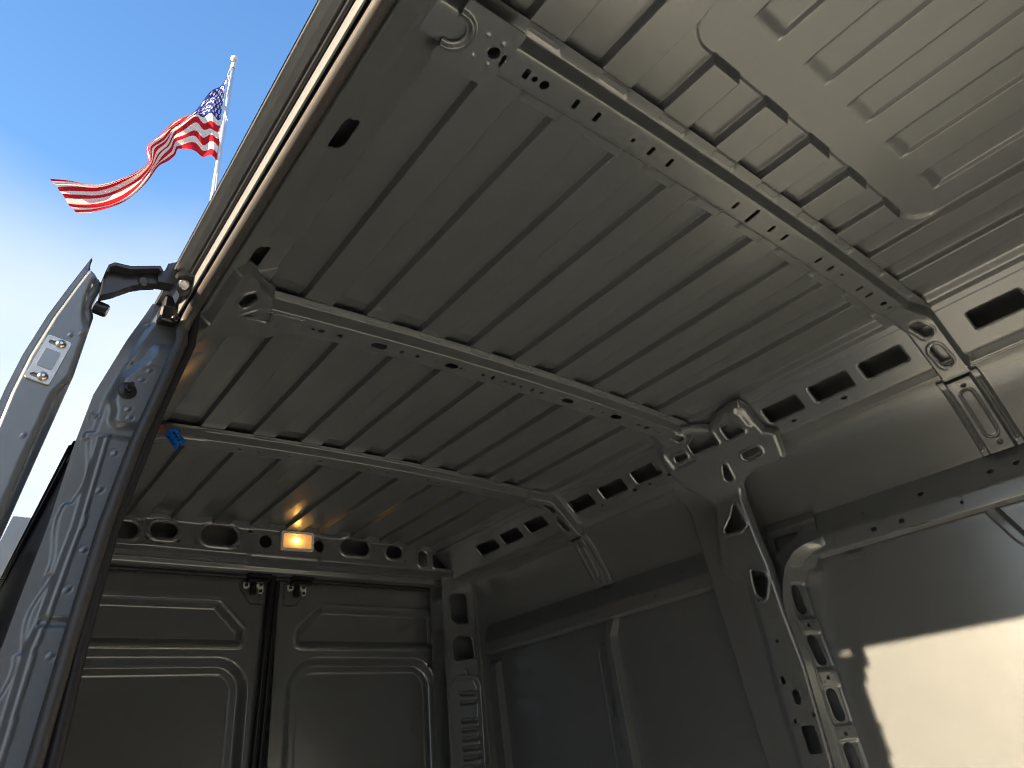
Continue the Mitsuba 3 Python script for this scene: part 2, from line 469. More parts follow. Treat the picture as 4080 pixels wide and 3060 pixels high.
def cant_sd(u, v):
    s = np.full(u.shape, 1.0)
    for a, b in SLOT: s = np.minimum(s, rr(u, v, .0735, (a + b) / 2, .0235, (b - a) / 2, .007))
    for y, q, hu, hv in SM: s = np.minimum(s, rr(u, v, q, y, hu, hv, .0015))
    return s


def cant_h(u, v):
    s = np.full(u.shape, 1.0)
    for a, b in SLOT: s = np.minimum(s, rr(u, v, .0735, (a + b) / 2, .0235, (b - a) / 2, .007))
    h = -.003 * (1 - ss(0, .004, s))
    h = h + .0025 * (1 - ss(.012, .016, u)) * 1.0                       # welded flange along the roof edge
    tab = np.minimum(rr(u, v, .012, .925, .016, .028, .006), rr(u, v, .012, 1.215, .014, .03, .006))
    h = h + .003 * (1 - ss(-.004, .004, tab))
    groove = ss(.190, .194, u) * (1 - ss(.198, .202, u)) + ss(.205, .207, u) * (1 - ss(.209, .211, u))
    return h - .003 * groove


part("cant_rail", sheet(lines(-.012, .216, .005, (.044, .104, .0025), (.0, .02, .002), (.105, .13, .0025), (.185, .215, .002)),
                        lines(-1.3, 2.5, .012, *[(a - .012, a + .012, .0025) for a, b in SLOT], *[(b - .012, b + .012, .0025) for a, b in SLOT], *[(y - .01, y + .01, .002) for y, *_ in SM], (.885, .965, .003), (1.17, 1.26, .003)),
                        CANT, cant_sd, cant_h), "paint", "sloping rail along the roof edge with a row of rectangular slots")
LIN = prism([(.70, 2.46), (.80, 2.42), (.845, 2.345)], (0, 1.9), .02)    # closing sheet seen through the slots
part("cant_liner", sheet(lines(0, LIN.length[-1], .02), lines(-1.3, 2.5, .2), LIN), "paint")

SK = [(.835, 2.343), (.87, 2.325), (.90, 2.28), (.945, 2.195), (.962, 2.16), (.972, 2.03), (.982, 1.6), (.985, .53)]
SKIN = prism(SK, (0, 1.6), .02)


def skin_h(u, v):                                                       # shallow pressed beads of the lower panels
    h = np.zeros_like(u)
    h = h + .004 * (1 - ss(-.004, .004, np.abs(v - 1.90) - .004)) * ss(.40, .41, u)
    return h


part("side_panel", sheet(lines(0, SKIN.length[-1], .04, (0, .4, .01)), lines(-1.3, 2.62, .08, (1.88, 1.92, .003)), SKIN, h=skin_h), "paint", "inner face of the side wall opposite the open door")
mir = trimesh.Trimesh(sheet(lines(0, SKIN.length[-1], .04), lines(1.16, 2.62, .08), SKIN).vertices * [-1, 1, 1] + [.14, 0, 0], sheet(lines(0, SKIN.length[-1], .04), lines(1.16, 2.62, .08), SKIN).faces, process=False)
part("side_panel", mir, "paint")

BELT = prism([(.968, 2.176), (.963, 2.167), (.9285, 2.092), (.9245, 2.083), (.926, 2.038), (.962, 2.033)], (0, 2.0), .006)
BL = BELT.length


def belt(y0, y1, holes, slits=()):
    def sd(u, v):
        s = np.full(u.shape, 1.0)
        for k, y, q, a, b in holes:
            s = np.minimum(s, circ(u, v, q, y, a) if k == "o" else rr(u, v, q, y, b, a, min(a, b) * (.98 if k == "c" else .2)))
        for a, b in slits: s = np.minimum(s, rr(u, v, BL[4] - .002, (a + b) / 2, .002, (b - a) / 2, .002))
        return s
    fine = [(y - .013, y + .013, .002) for _, y, *_ in holes]
    return sheet(lines(0, BL[-1], .006, (.045, .075, .002), (.105, .15, .002)), lines(y0, y1, .03, *fine), BELT, sd)


TOP, LOW = .067, .124
part("belt_rail", belt(-1.3, .955, [("o", .789, TOP, .0042, 0), ("c", .631, TOP, .008, .0065), ("c", .463, TOP, .008, .0065), ("c", .405, TOP, .008, .0065), ("c", .16, TOP, .008, .0065), ("o", .88, LOW, .0042, 0),
                                    ("r", .769, LOW, .007, .0055), ("r", .695, LOW, .007, .0055), ("o", .545, LOW, .0042, 0), ("r", .3, LOW, .007, .0055)], [(.638, .683)]), "paint", "bright edged horizontal rail across the front half of the side wall")
part("belt_rail", belt(1.12, 2.56, [("o", y, TOP, .005, 0) for y in (1.30, 1.426, 1.563, 1.703, 1.884, 1.962, 2.088, 2.3)] + [("r", 1.541, LOW, .006, .005), ("o", 1.857, LOW, .004, 0), ("o", 1.889, LOW, .004, 0), ("o", 2.152, LOW, .004, 0), ("r", 1.19, LOW, .008, .007)],
                              [(1.45, 1.48)]), "paint", "shaded horizontal rail across the rear half of the side wall")
# plate that closes the belt rail at its rear end
BEP = [(.925, 2.165), (1.085, 2.170), (1.085, 2.01), (.965, 2.01), (.925, 2.05)]
bh = lambda u, v: poly(u, v, [(1.066, 2.125), (.982, 2.122), (.986, 2.108), (1.012, 2.100), (1.066, 2.078)], .006)
part("belt_end_plate", sheet(lines(.92, 1.10, .0035), lines(2.0, 2.18, .0035), lambda u, v, h: np.stack([.931 + .38 * np.maximum(v - 2.115, 0) - h, u, v], 1), lambda u, v: np.minimum(-poly(u, v, BEP, .01), bh(u, v)),
                             lambda u, v: .004 * (1 - ss(-.002, .004, rr(u, v, 1.01, 2.155, .09, .012, .005)))), "paint")

# ---------------------------------------------------------------- C pillar on the right wall
PIL = prism([(.58, 2.421), (.655, 2.409), (.748, 2.316), (.822, 2.252), (.905, 1.52), (.918, .6)], (0, 1.6), .018)
POUT = [(.0, 1.085), (.043, 1.082), (.058, 1.045), (.077, 1.014), (.066, .985), (.050, .950), (.043, .917), (.041, .877), (.106, .879), (.152, .876), (.175, .850), (.182, .852), (.219, .863), (.255, .876), (.262, .905), (.256, .949), (.260, .988), (.274, 1.024),
        (.294, 1.051), (.323, 1.062), (.359, 1.061), (.438, 1.058), (.518, 1.051), (.664, 1.051), (.800, 1.045), (1.041, 1.061), (1.95, 1.063), (1.95, 1.30), (.0, 1.30)]
PREAR = [(-.1, 1.16), (.0, 1.16), (.054, 1.177), (.10, 1.215), (.15, 1.225), (.22, 1.215), (.317, 1.162), (.40, 1.19), (.477, 1.204), (.52, 1.17), (.561, 1.138), (.66, 1.138), (.848, 1.151), (1.036, 1.157), (2.1, 1.16), (2.1, .7), (-.1, .7)]
PH = [[(.091, .981), (.092, .945), (.134, .922), (.134, .983)], [(.081, 1.068), (.095, 1.014), (.132, 1.016), (.131, 1.108), (.097, 1.104)], [(.036, 1.122), (.036, 1.101), (.069, 1.093), (.077, 1.121)], [(.114, 1.172), (.116, 1.136), (.133, 1.133), (.136, 1.180)],
      [(.323, 1.097), (.397, 1.082), (.408, 1.104), (.404, 1.154), (.391, 1.157), (.361, 1.122)], [(.523, 1.115), (.537, 1.081), (.562, 1.072), (.607, 1.096), (.607, 1.106), (.590, 1.121)]]
PD = [(.609, 1.121, .0045), (.598, 1.069, .003), (.724, 1.105, .0055), (.926, 1.130, .006), (.916, 1.070, .006), (.178, 1.02, .003), (.66, 1.085, .003)]
POV, PTE = ((.203, .968), (.201, .934)), ((.205, 1.048), (.243, 1.063))


def pil_holes(u, v):
    s = np.full(u.shape, 1.0)
    for p in PH: s = np.minimum(s, poly(u, v, p, .006))
    for q, y, r in PD: s = np.minimum(s, circ(u, v, q, y, r))
    s = np.minimum(s, cap(u, v, *POV, .0130))
    s = np.minimum(s, cap(u, v, *PTE, .006, .0125))
    s = np.minimum(s, rr(u, v, .823, 1.126, .0105, .0065, .006))
    s = np.minimum(s, rr(u, v, .869, 1.102, .019, .0105, .010))
    return np.minimum(s, rr(u, v, .973, 1.100, .034, .0205, .009))


def pil_h(u, v):
    out = -poly(u, v, POUT, .0)
    h = -.018 * (1 - np.sqrt(np.clip(1 - (1 - np.clip(out / .015, 0, 1))**2, 0, 1)))         # rolled front edge
    rear = -poly(u, v, PREAR, 0)
    h = h - .055 * (1 - ss(-.045, .012, rear))
    big = np.full(u.shape, 1.0)
    for p in PH: big = np.minimum(big, poly(u, v, p, .006))
    big = np.minimum(big, cap(u, v, *PTE, .006, .0125))
    big = np.minimum(big, cap(u, v, *POV, .0130))
    h = h + .004 * ss(.001, .004, big) * (1 - ss(.004, .010, big))                           # raised lips round the big openings
    fold = poly(u, v, [(.043, .902), (.062, .895), (.135, .895), (.120, .925), (.088, .940), (.050, .925)], .008)
    h = h + .008 * (1 - ss(-.012, .004, fold))
    rect = rr(u, v, .122, 1.155, .030, .042, .008)
    h = h - .005 * (1 - ss(-.004, .004, rect))
    return h


part("door_pillar", sheet(lines(0, 1.9, .02, (.0, 1.1, .0038)), lines(.83, 1.30, .0038), PIL, lambda u, v: np.minimum(-poly(u, v, POUT, .0), pil_holes(u, v)), pil_h, t=.004), "paint",
     "tall pressed pillar with triangular, oval and rectangular openings behind the side opening")
# its front face with the row of upright ovals, running round a corner into the underside of the belt rail
PA = [(.918, 1.064, .6), (.905, 1.061, 1.52), (.878, 1.046, 1.763), (.8625, 1.051, 1.895), (.8555, 1.046, 1.93), (.851, 1.030, 1.975), (.853, 1.008, 2.02), (.868, .981, 2.054), (.888, .953, 2.070), (.9245, .915, 2.0835), (.932, .86, 2.0835)]
PB = [(.986, 1.000, .6), (.984, .999, 1.52), (.980, 1.004, 1.763), (.976, 1.014, 1.895), (.975, 1.016, 1.93), (.974, 1.017, 1.975), (.972, .998, 2.022), (.966, .98, 2.034), (.950, .945, 2.039), (.9275, .90, 2.0385), (.934, .86, 2.0385)]
LAD = strip(PA, PB, ref=(.3, .2, 1.6))
def lad_v(z): return float(np.interp(z, [p[2] for p in PA[:6]], LAD.length[:6]))
LV = [lad_v(z) for z in (1.934, 1.799, 1.661, 1.530, 1.397, 1.265)]
LQ = [lad_v(z) for z in (1.866, 1.729, 1.593, 1.462, 1.33)]


def lad_sd(u, v):
    s = np.full(u.shape, 1.0)
    w = .108
    for q in LV: s = np.minimum(s, cap(u * w, v, (.064, q - .024), (.060, q + .026), .0165))
    for q in LQ:
        s = np.minimum(s, rr(u * w, v, .060, q, .0052, .0052, .001))
        s = np.minimum(s, np.minimum(circ(u * w, v, .075, q + .010, .0025), circ(u * w, v, .046, q - .009, .0025)))
    s = np.minimum(s, circ(u * w, v, .040, LV[0] + .045, .0028))
    return s


def lad_h(u, v):
    w = .108
    x = u * w
    h = -.004 * ss(.024, .028, x) * ss(0, 1, (v < LAD.length[6]) * 1.0)
    for q in LV:
        d = rr(x, v, .064, q, .029, .048, .008)
        h = h - .007 * (1 - ss(-.004, .003, d))
    for q in LQ:
        d = rr(x, v, .0635, q, .031, .018, .005)
        h = h + .002 * (1 - ss(-.003, .003, d))
    h = h - .010 * ss(.094, .106, x) * (v < LAD.length[5])
    return h


part("pillar_face", sheet(lines(0, 1, .03), lines(0, LAD.total, .004), LAD, lad_sd, lad_h, t=.004), "paint", "narrow face of the pillar punched with a column of upright ovals")

# ---------------------------------------------------------------- bow end brackets and posts on the right wall
BRKP = [(.545, 2.423), (.655, 2.412), (.765, 2.302), (.83, 2.295)]


def bracket(y0, y1, flare, slots):
    f = prism(BRKP, (0, 1.8), .016)

    def sd(u, v):
        s = np.full(u.shape, 1.0)
        for a, b, r in slots: s = np.minimum(s, cap(u, v, a, b, r))
        return s

    def h(u, v):
        s = sd(u, v)
        e = np.minimum(v - y0 + flare * ss(.02, .12, u), y1 - v)
        hh = .003 * ss(.001, .004, s) * (1 - ss(.004, .009, s))
        dep = .038 * (1 - ss(.0, .004, e))
        return hh - .05 * (1 - ss(-.004, .005, e)) - .004 * (1 - ss(.235, .25, 0.5 - u)) * 0
    yy = lines(y0 - flare - .014, y1 + .014, .0026)
    return sheet(lines(.012, .272, .0035), yy, f, sd, h, t=.006)


part("bow_bracket", bracket(.385, .436, .020, [((.108, .406), (.136, .396), .0125), ((.185, .402), (.222, .399), .0125)]), "paint", "bent bracket with two oval slots at the right end of the front bow")
part("bow_bracket", bracket(1.716, 1.765, .018, [((.108, 1.737), (.136, 1.729), .0115), ((.185, 1.735), (.222, 1.731), .0115)]), "paint", "bent bracket with two oval slots at the right end of the rear bow")


def post_plate(y0, y1):
    """pressed plate below a bracket, from the cant rail to the belt rail: a long oval in the middle and two grooves along each side"""
    def h(u, v):
        c = (y0 + y1) / 2
        d = cap(u, v, (.068, c), (.172, c), .013)
        h = .020 - .004 * ss(-.001, .002, d) * (1 - ss(.003, .006, d)) + .002 * (1 - ss(-.003, .0, d))
        for s in (-1, 1):
            e = s * (v - c) - (y1 - y0) / 2
            h = h - .014 * ss(-.001, .004, e)
            for k in (.007, .014):
                h = h + .005 * (1 - ss(.0012, .0032, np.abs(e - k))) * ss(.035, .045, u) * (1 - ss(.205, .215, u))
            h = h - .012 * ss(.019, .023, e)
        for q in (.038, .204): h = h - .010 * (1 - ss(.004, .006, np.hypot(u - q, v - c + .004)))
        return h
    c = (y0 + y1) / 2
    w = (y1 - y0) / 2 + .024
    return sheet(lines(.012, .228, .0025), lines(c - w, c + w, .0014), SKIN, h=h)


PS = SKIN.length
part("wall_post", post_plate(.392, .448), "paint", "grooved plate with a long oval below the front bow bracket")
part("wall_post", post_plate(1.772, 1.828), "paint", "grooved plate in shadow below the rear bow bracket")


def rib_post(path, w, off):
    """upright strip standing off the side panel: path of (s, y)"""
    path = np.asarray(path, float)

    def fmap(u, v, h):
        y = np.interp(v, path[:, 0], path[:, 1]) + u
        o = np.interp(v, [path[0, 0], path[0, 0] + .012, path[0, 0] + .06], [off * .35, off * .8, off])
        e = ss(w / 2, w / 2 + .006, np.abs(u))
        return SKIN(v, y, o * (1 - e))
    return sheet(lines(-w / 2 - .007, w / 2 + .007, .0035, [-w / 2, w / 2]), lines(path[0, 0], path[-1, 0], .012), fmap)


def hole_post(y0, y1, s0, s1, holes, off=.012):
    def sd(u, v):
        s = np.full(u.shape, 1.0)
        for q, y, a, b in holes: s = np.minimum(s, rr(u, v, q, y, a, b, min(a, b) * .95))
        return s

    def h(u, v):
        d = rr(u, v, (s0 + s1) / 2, (y0 + y1) / 2, (s1 - s0) / 2, (y1 - y0) / 2, .01)
        return off * (1 - ss(-.004, .004, d))
    return sheet(lines(s0 - .01, s1 + .01, .004), lines(y0 - .008, y1 + .008, .0025), SKIN, sd, h)


part("wall_post", hole_post(1.842, 1.875, .425, .95, [(.544, 1.862, .006, .004), (.64, 1.858, .03, .0045), (.76, 1.853, .007, .005), (.88, 1.853, .006, .004)]), "paint")
part("wall_post", rib_post([(.344, 1.790), (.358, 1.790), (.415, 1.815), (.5, 1.814), (.7, 1.811), (1.0, 1.810)], .034, .030), "paint", "bent upright strip below the rear half of the belt rail")
part("wall_post", rib_post([(.385, 2.525), (.42, 2.527), (.5, 2.522), (1.0, 2.515)], .075, .030), "paint", "wide upright strip near the rear corner")
part("wall_post", rib_post([(.335, .508), (.36, .502), (.44, .468), (.52, .40), (.7, .35), (1.0, .34)], .022, .018), "paint", "curved strip below the front half of the belt rail")
tab = rbox(.004, .05, .016, .001)
part("weld_tab", put(tab, (.966, .86, 2.018), (.08, 0, 1)), "paint", smooth=False)

# ---------------------------------------------------------------- rear header with its oval openings
HEADP = prism([(2.440, 2.475), (2.466, 2.452), (2.472, 2.362), (2.500, 2.350), (2.532, 2.347), (2.540, 2.322), (2.580, 2.318)], (1.0, 1.9), .006, axis="x")
HU = HEADP.length
zu = lambda z: HU[1] + (2.452 - z)
HO = [(-.565, 2.408, .046, .028), (-.441, 2.419, .0435, .0265), (-.257, 2.420, .0625, .033), (.270, 2.427, .062, .029), (.447, 2.425, .037, .0245), (.585, 2.410, .0205, .031)]
HT = [(.634, zu(2.440)), (.742, zu(2.446)), (.728, zu(2.376)), (.640, zu(2.378))]


def head_big(u, v):
    s = np.full(u.shape, 1.0)
    for x, z, a, b in HO: s = np.minimum(s, rr(v, u, x, zu(z), a, b, min(a, b) * .98))
    return np.minimum(s, poly(v, u, HT, .014))


def head_sd(u, v):
    s = head_big(u, v)
    for x, z, r in [(-.095, 2.413, .0235), (.115, 2.416, .0225)]: s = np.minimum(s, circ(v, u, x, zu(z), r))
    for x, z, r in [(-.49, 2.386, .004), (-.39, 2.388, .004), (-.335, 2.385, .003), (-.19, 2.388, .0035), (.19, 2.385, .003), (.5, 2.395, .004), (-.02, 2.39, .002)]: s = np.minimum(s, circ(v, u, x, zu(z), r))
    return np.minimum(s, rr(v, u, -.152, zu(2.447), .009, .005, .004))


def head_h(u, v):
    s = head_big(u, v)
    h = .0045 * ss(.002, .005, s) * (1 - ss(.008, .012, s))
    mid = rr(v, u, -.012, HU[2] - .012, .135, .075, .02)
    h = h + .009 * (1 - ss(-.012, .012, mid))
    h = h - .006 * (1 - ss(-.006, .006, rr(v, u, -.595, zu(2.41), .085, .043, .02)))
    for c in (-.36, .42):
        h = h - .008 * (1 - ss(-.006, .008, rr(v, u, c, HU[3] + .014, .13, .010, .008)))
    return h


part("rear_header", sheet(lines(0, HU[-1], .004), lines(-.70, .80, .0038), HEADP, head_sd, head_h, t=.008), "paint", "beam over the rear doors with a row of oval openings and the lamp")
hb = sheet(lines(0, 1, .5), lines(-.8, .8, .4), lambda u, v, h: np.stack([v, 2.53 + 0 * u, 2.34 + .15 * u], 1))
part("header_liner", hb, "paint")
# frame round the rear opening
fr_sd = lambda u, v: rr(u, v, -.008, 1.42, .782, .905, .075)
part("rear_frame", sheet(lines(-.98, .99, .012, (-.82, -.76, .004), (.69, .80, .004)), lines(.53, 2.36, .02, (2.22, 2.36, .004)), lambda u, v, h: np.stack([u, 2.578 - h, v], 1), fr_sd,
                         lambda u, v: .012 * (1 - ss(.004, .010, fr_sd(u, v))), t=.015), "paint_gloss")
w_, q_ = .782, .070
path = [(-.008 + x, 2.582, z) for x, z in [(w_ - .012, .55), (w_ - .012, 1.2), (w_ - .012, 1.8), (w_ - .012, 2.24)] + [(w_ - .012 - q_ + q_ * math.cos(a), 2.243 + q_ * math.sin(a)) for a in np.linspace(0, math.pi / 2, 8)]
        + [(w_ - .012 - q_ - k, 2.313) for k in np.linspace(.05, 1.37, 12)] + [(-(w_ - .012 - q_) - q_ * math.sin(a), 2.243 + q_ * math.cos(a)) for a in np.linspace(0, math.pi / 2, 8)] + [(-(w_ - .012), z) for z in (2.2, 1.8, 1.2, .55)]]
part("rear_seal", tube(path, .010, 10), "rubber")

# ---------------------------------------------------------------- rear doors
YD = 2.600


def door_fields(side):
    m = 1 if side > 0 else -1
    c = .004 if side > 0 else .0
    def X(x): return m * x + c
    up = [(X(.095), 2.072), (X(.095), 2.130), (X(.193), 2.226), (X(.715), 2.224), (X(.715), 2.072)]
    lo = [(X(.068), .75), (X(.068), 2.034), (X(.712), 2.032), (X(.712), .75)]
    pull = [(X(.035), 2.36), (X(.125), 2.36), (X(.125), 2.275), (X(.085), 2.220), (X(.035), 2.220)]
    return up, lo, pull


def door_h(side):
    up, lo, pull = door_fields(side)

    def h(u, v):
        a = poly(u, v, up, .022)
        b = poly(u, v, lo, .115)
        c = poly(u, v, pull, .006)
        hh = -.026 * (1 - ss(-.027, -.004, a)) + .004 * ss(-.004, .0, a) * (1 - ss(.006, .012, a))
        hh = hh - .030 * (1 - ss(-.030, .004, b)) - .0025 * (1 - ss(-.052, -.049, b))
        hh = hh - .006 * (1 - ss(-.004, .004, c))
        xs = side * u
        hh = hh - .012 * ss(.725, .760, xs)
        return hh
    return h


def door_sheet(side):
    a, b = (.020, .800) if side > 0 else (-.800, -.030)
    h = door_h(side)
    sd = lambda u, v: np.minimum(circ(u, v, side * .047 + (.0 if side > 0 else -.004), 2.250, .0055), circ(u, v, side * .682, 2.005, .008))
    return sheet(lines(a, b, .0046), lines(.56, 2.345, .02, (1.50, 2.345, .0046)), lambda u, v, hh: np.stack([u, YD - hh, v], 1), sd, h)


part("rear_door", door_sheet(-1), "paint", "left of the two rear doors, pressed panels catching grey daylight")
part("rear_door", door_sheet(1), "paint", "right of the two rear doors, mostly in deep shadow")
DOOR = [VAN + "__rear_door", VAN + "__rear_door_001"]
# black centre strip between the doors
cs = lambda z: -.004 - .020 * (2.32 - z) / .64
zz = np.linspace(2.325, .6, 40)
part("centre_seal", tube([(cs(z) - .010, YD - .016 - .003 * math.sin(z * 3), z) for z in zz], .0135, 14), "black_plastic")
part("centre_seal", tube([(cs(z) + .013, YD - .012, z) for z in zz], .0105, 12), "black_plastic")
for i, (side, cx) in enumerate(((-1, -.071), (1, .097))):
    D = DOOR[i]
    body = trimesh.util.concatenate([put(rbox(.086, .030, .040, .004), (cx, YD - .036, 2.326)), put(rbox(.080, .034, .014, .003), (cx - .002, YD - .030, 2.297)),
                                     put(rbox(.010, .012, .008, .002), (cx - .034, YD - .040, 2.352)), put(rbox(.010, .012, .008, .002), (cx + .034, YD - .040, 2.352)),
                                     put(rbox(.044, .010, .008, .003), (cx, YD - .050, 2.350))])
    obj("latch", body, "black_plastic", D, None, False)
    obj("latch_catch", trimesh.util.concatenate([put(rbox(.020, .020, .046, .003), (cx - .012, YD - .014, 2.272)), put(rbox(.010, .026, .012, .002), (cx - .012, YD - .022, 2.286))]), "black_plastic", D, None, False)
    for pts, at in (([(-.011, .010), (.012, .010), (.012, -.006), (.004, -.012), (-.006, -.012), (-.011, -.006)], (cx - .036, 2.284)),
                    ([(-.010, .012), (.016, .012), (.016, -.020), (.010, -.027), (.000, -.027), (-.002, -.008), (-.010, -.004)], (cx + .012, 2.283))):
        pm = plate(pts, .004)
        obj("latch_plate", put(pm, (at[0], YD - .006, at[1]), (0, -1, 0), (1, 0, 0)), "zinc", D, None, False)
    for bx, bz in ((cx - .036, 2.285), (cx + .017, 2.288), (cx + .018, 2.266)):
        obj("bolt", put(lathe([(0, 0), (.0062, 0), (.0062, .003), (.0045, .005), (.0028, .005), (.0028, .002), (0, .002)], 20), (bx, YD - .010, bz), (0, -1, 0)), "black_steel", D, None, 40)

# ---------------------------------------------------------------- dome lamp
lamp = VAN + "__dome_lamp"
LC = np.array([.023, 2.462, 2.424])
import shapely
outer, inner = rrpts(0, 0, .064, .0365, .009), rrpts(0, 0, .0555, .0265, .006)
bez = trimesh.creation.extrude_polygon(shapely.Polygon(outer, [inner]), .016, engine="earcut")
key = obj("dome_lamp", put(bez, LC + (0, .004, 0), (0, -1, -.05), (1, 0, .02)), "lamp_white", VAN, "small lit rectangular lamp glowing amber in the middle of the rear header", False)
LAMP = .15


def lens_glow(p, n, uv):
    d = dr.sqrt(dr.square((p.x - .019) / .040) + dr.square((p.z - 2.424) / .024))
    rib = 0.82 + 0.18 * dr.sin(p.x * 2600.0) * dr.sin(p.z * 500.0)
    k = (0.30 + 1.6 * dr.exp(-d * d * 2.2)) * rib * (0.75 + 0.5 * noise(p.x * 260, p.z * 260, 0.0))
    return mi.Color3f(.62, .25, .03) * k * LAMP


lensm = trimesh.creation.extrude_polygon(shapely.Polygon(inner), .004, engine="earcut")
lensm = lensm.subdivide().subdivide()
obj("lens", put(lensm, LC + (0, -.004, 0), (0, -1, -.05), (1, 0, .02)), "lamp_white", lamp, None, False, uv=np.zeros((len(lensm.vertices), 2)), emitter={"type": "area", "radiance": proc(lens_glow)})
bulb = trimesh.creation.icosphere(3, .0065)
bulb.apply_scale((1.9, 1, 1))
obj("bulb", put(bulb, LC + (-.004, -.010, .002)), "lamp_white", lamp, None, True, emitter={"type": "area", "radiance": rgb(7.0 * LAMP, 3.6 * LAMP, .8 * LAMP)})

# ---------------------------------------------------------------- rear right corner post with louvres
RP = lambda u, v, h: np.stack([u, 2.505 - h + .35 * np.maximum(u - .86, 0), v], 1)
rp_h1 = [(.738, 2.262), (.760, 2.282), (.826, 2.284), (.832, 2.162), (.768, 2.154), (.742, 2.175)]
rp_h2 = [(.742, 2.080), (.770, 2.108), (.842, 2.104), (.852, 2.020), (.745, 2.004)]
rp_h3 = [(.718, 1.55), (.717, 1.912), (.755, 1.943), (.850, 1.943), (.872, 1.908), (.864, 1.55)]
def rp_sd(u, v):
    s = np.minimum(poly(u, v, rp_h1, .012), poly(u, v, rp_h2, .018))
    return np.minimum(s, np.minimum(circ(u, v, .80, 1.975, .003), rr(u, v, .812, 1.955, .005, .004, .001)))
def rp_hh(u, v):
    d = poly(u, v, rp_h3, .022)
    s = rp_sd(u, v)
    h = -.020 * (1 - ss(-.012, .002, d)) + .004 * ss(.001, .004, s) * (1 - ss(.004, .009, s)) + .003 * ss(.0, .004, d) * (1 - ss(.004, .01, d))
    for k in range(9):
        z = 1.885 - .0335 * k
        if k == 2: continue
        h = h - .014 * (1 - ss(-.003, .004, cap(u, v, (.785, z - .002), (.855, z), .0065)))
    h = h + .006 * (1 - ss(-.003, .003, np.abs(u - (.905 - .03 * (v - 1.6))) - .003))
    return h
part("corner_post", sheet(lines(.700, .975, .0032), lines(.55, 2.37, .02, (1.50, 2.37, .0034)), RP, rp_sd, rp_hh, t=.006), "paint", "dark corner post beside the right rear door with louvred slots low down")
back = sheet(lines(.68, .98, .1), lines(.55, 2.4, .3), lambda u, v, h: np.stack([u, 2.57 + 0 * u, v], 1))
part("corner_liner", back, "paint")

# ---------------------------------------------------------------- side-door header, track and seal (left, above the camera)
Y0, Y1 = -.55, 1.092
HL = prism([(-.640, 2.449), (-.695, 2.414), (-.737, 2.368), (-.741, 2.385), (-.754, 2.392)], (0, 1.6), .005)
HLs = [(.632, .060, .030, .016), (.955, .060, .033, .015), (.30, .060, .030, .016), (-.05, .06, .03, .016)]
def hl_sd(u, v):
    s = np.full(u.shape, 1.0)
    for y, q, a, b in HLs: s = np.minimum(s, rr(u, v, q, y, b, a, .010))
    return s
def hl_h(u, v):
    h = .003 * (1 - ss(.060, .064, u))
    tab = rr(u, v, .03, .945, .05, .055, .016)
    h = h - .004 * (1 - ss(-.004, .004, tab)) * (u < .11)
    return h
part("door_header", sheet(lines(0, HL.length[-1], .004), lines(Y0, Y1, .02, *[(y - .05, y + .05, .003) for y, *_ in HLs], (.88, 1.01, .004)), HL, hl_sd, hl_h), "paint", "beam over the side door opening with two dark rounded slots")
part("header_back", sheet(lines(0, 1, .5), lines(Y0, Y1, .3), lambda u, v, h: np.stack([-.70 - .07 * u, v, 2.455 - .03 * u], 1)), "paint")
TR = prism([(-.752, 2.395), (-.757, 2.352), (-.766, 2.345), (-.768, 2.352), (-.769, 2.404), (-.7763, 2.404), (-.7763, 2.3375), (-.7793, 2.3375), (-.7793, 2.366), (-.7845, 2.3715), (-.790, 2.3700), (-.798, 2.3715), (-.8085, 2.3705), (-.8106, 2.374)], (-.78, 2.0), .0011)
part("door_track", sheet(lines(0, TR.length[-1], .002, [l for l in TR.length]), lines(Y0, 1.118, .08), TR), "paint_gloss", "sunlit roller track in the roof edge above the open side door")
LC_ = prism([(-.640, 2.452), (-.72, 2.40), (-.775, 2.31)], (0, 1.6), .01)
part("cant_rail", sheet(lines(0, LC_.length[-1], .01), lines(1.115, 2.62, .1), LC_), "paint")  # hidden left side, placed to stop sun leaking in at the roof edge
part("roof_gutter", tube([(-.7826, y, 2.3665) for y in np.linspace(Y0, 1.12, 30)], .0042, 10), "rubber", "thin black strip along the outer edge of the roof track")
def sealx(z): return np.interp(z, [.6, 1.5, 1.80, 1.83, 1.96, 2.09, 2.20, 2.25, 2.296, 2.335], [-.905, -.872, -.8490, -.846, -.834, -.815, -.792, -.782, -.772, -.763])
sp = [(-.763, y, 2.3345) for y in np.linspace(Y0, 1.035, 24)] + [(-.7635, 1.052, 2.331), (-.765, 1.067, 2.322), (-.767, 1.075, 2.308)] + [(sealx(z) + .0095, 1.078, z) for z in (2.29, 2.25, 2.2, 2.15, 2.09, 2.02, 1.96, 1.9, 1.83, 1.8, 1.7, 1.6, 1.5, 1.2, .9, .6)]
part("door_seal", tube(sp, .0098, 16), "seal_pale", "thick rubber tube seal round the side door opening, its top run sunlit")
def seal2(z): return np.interp(z, [.6, 1.5, 1.80, 1.96, 2.08, 2.173, 2.30], [-.87, -.835, -.8245, -.8135, -.793, -.777, -.748])
part("door_seal", tube([(seal2(z), 1.094, z) for z in (2.40, 2.34, 2.30, 2.25, 2.173, 2.12, 2.08, 2.02, 1.96, 1.9, 1.8, 1.7, 1.6, 1.5, 1.2, .9, .6)], .0105, 16), "rubber", "inner black trim bead running down the side door jamb")
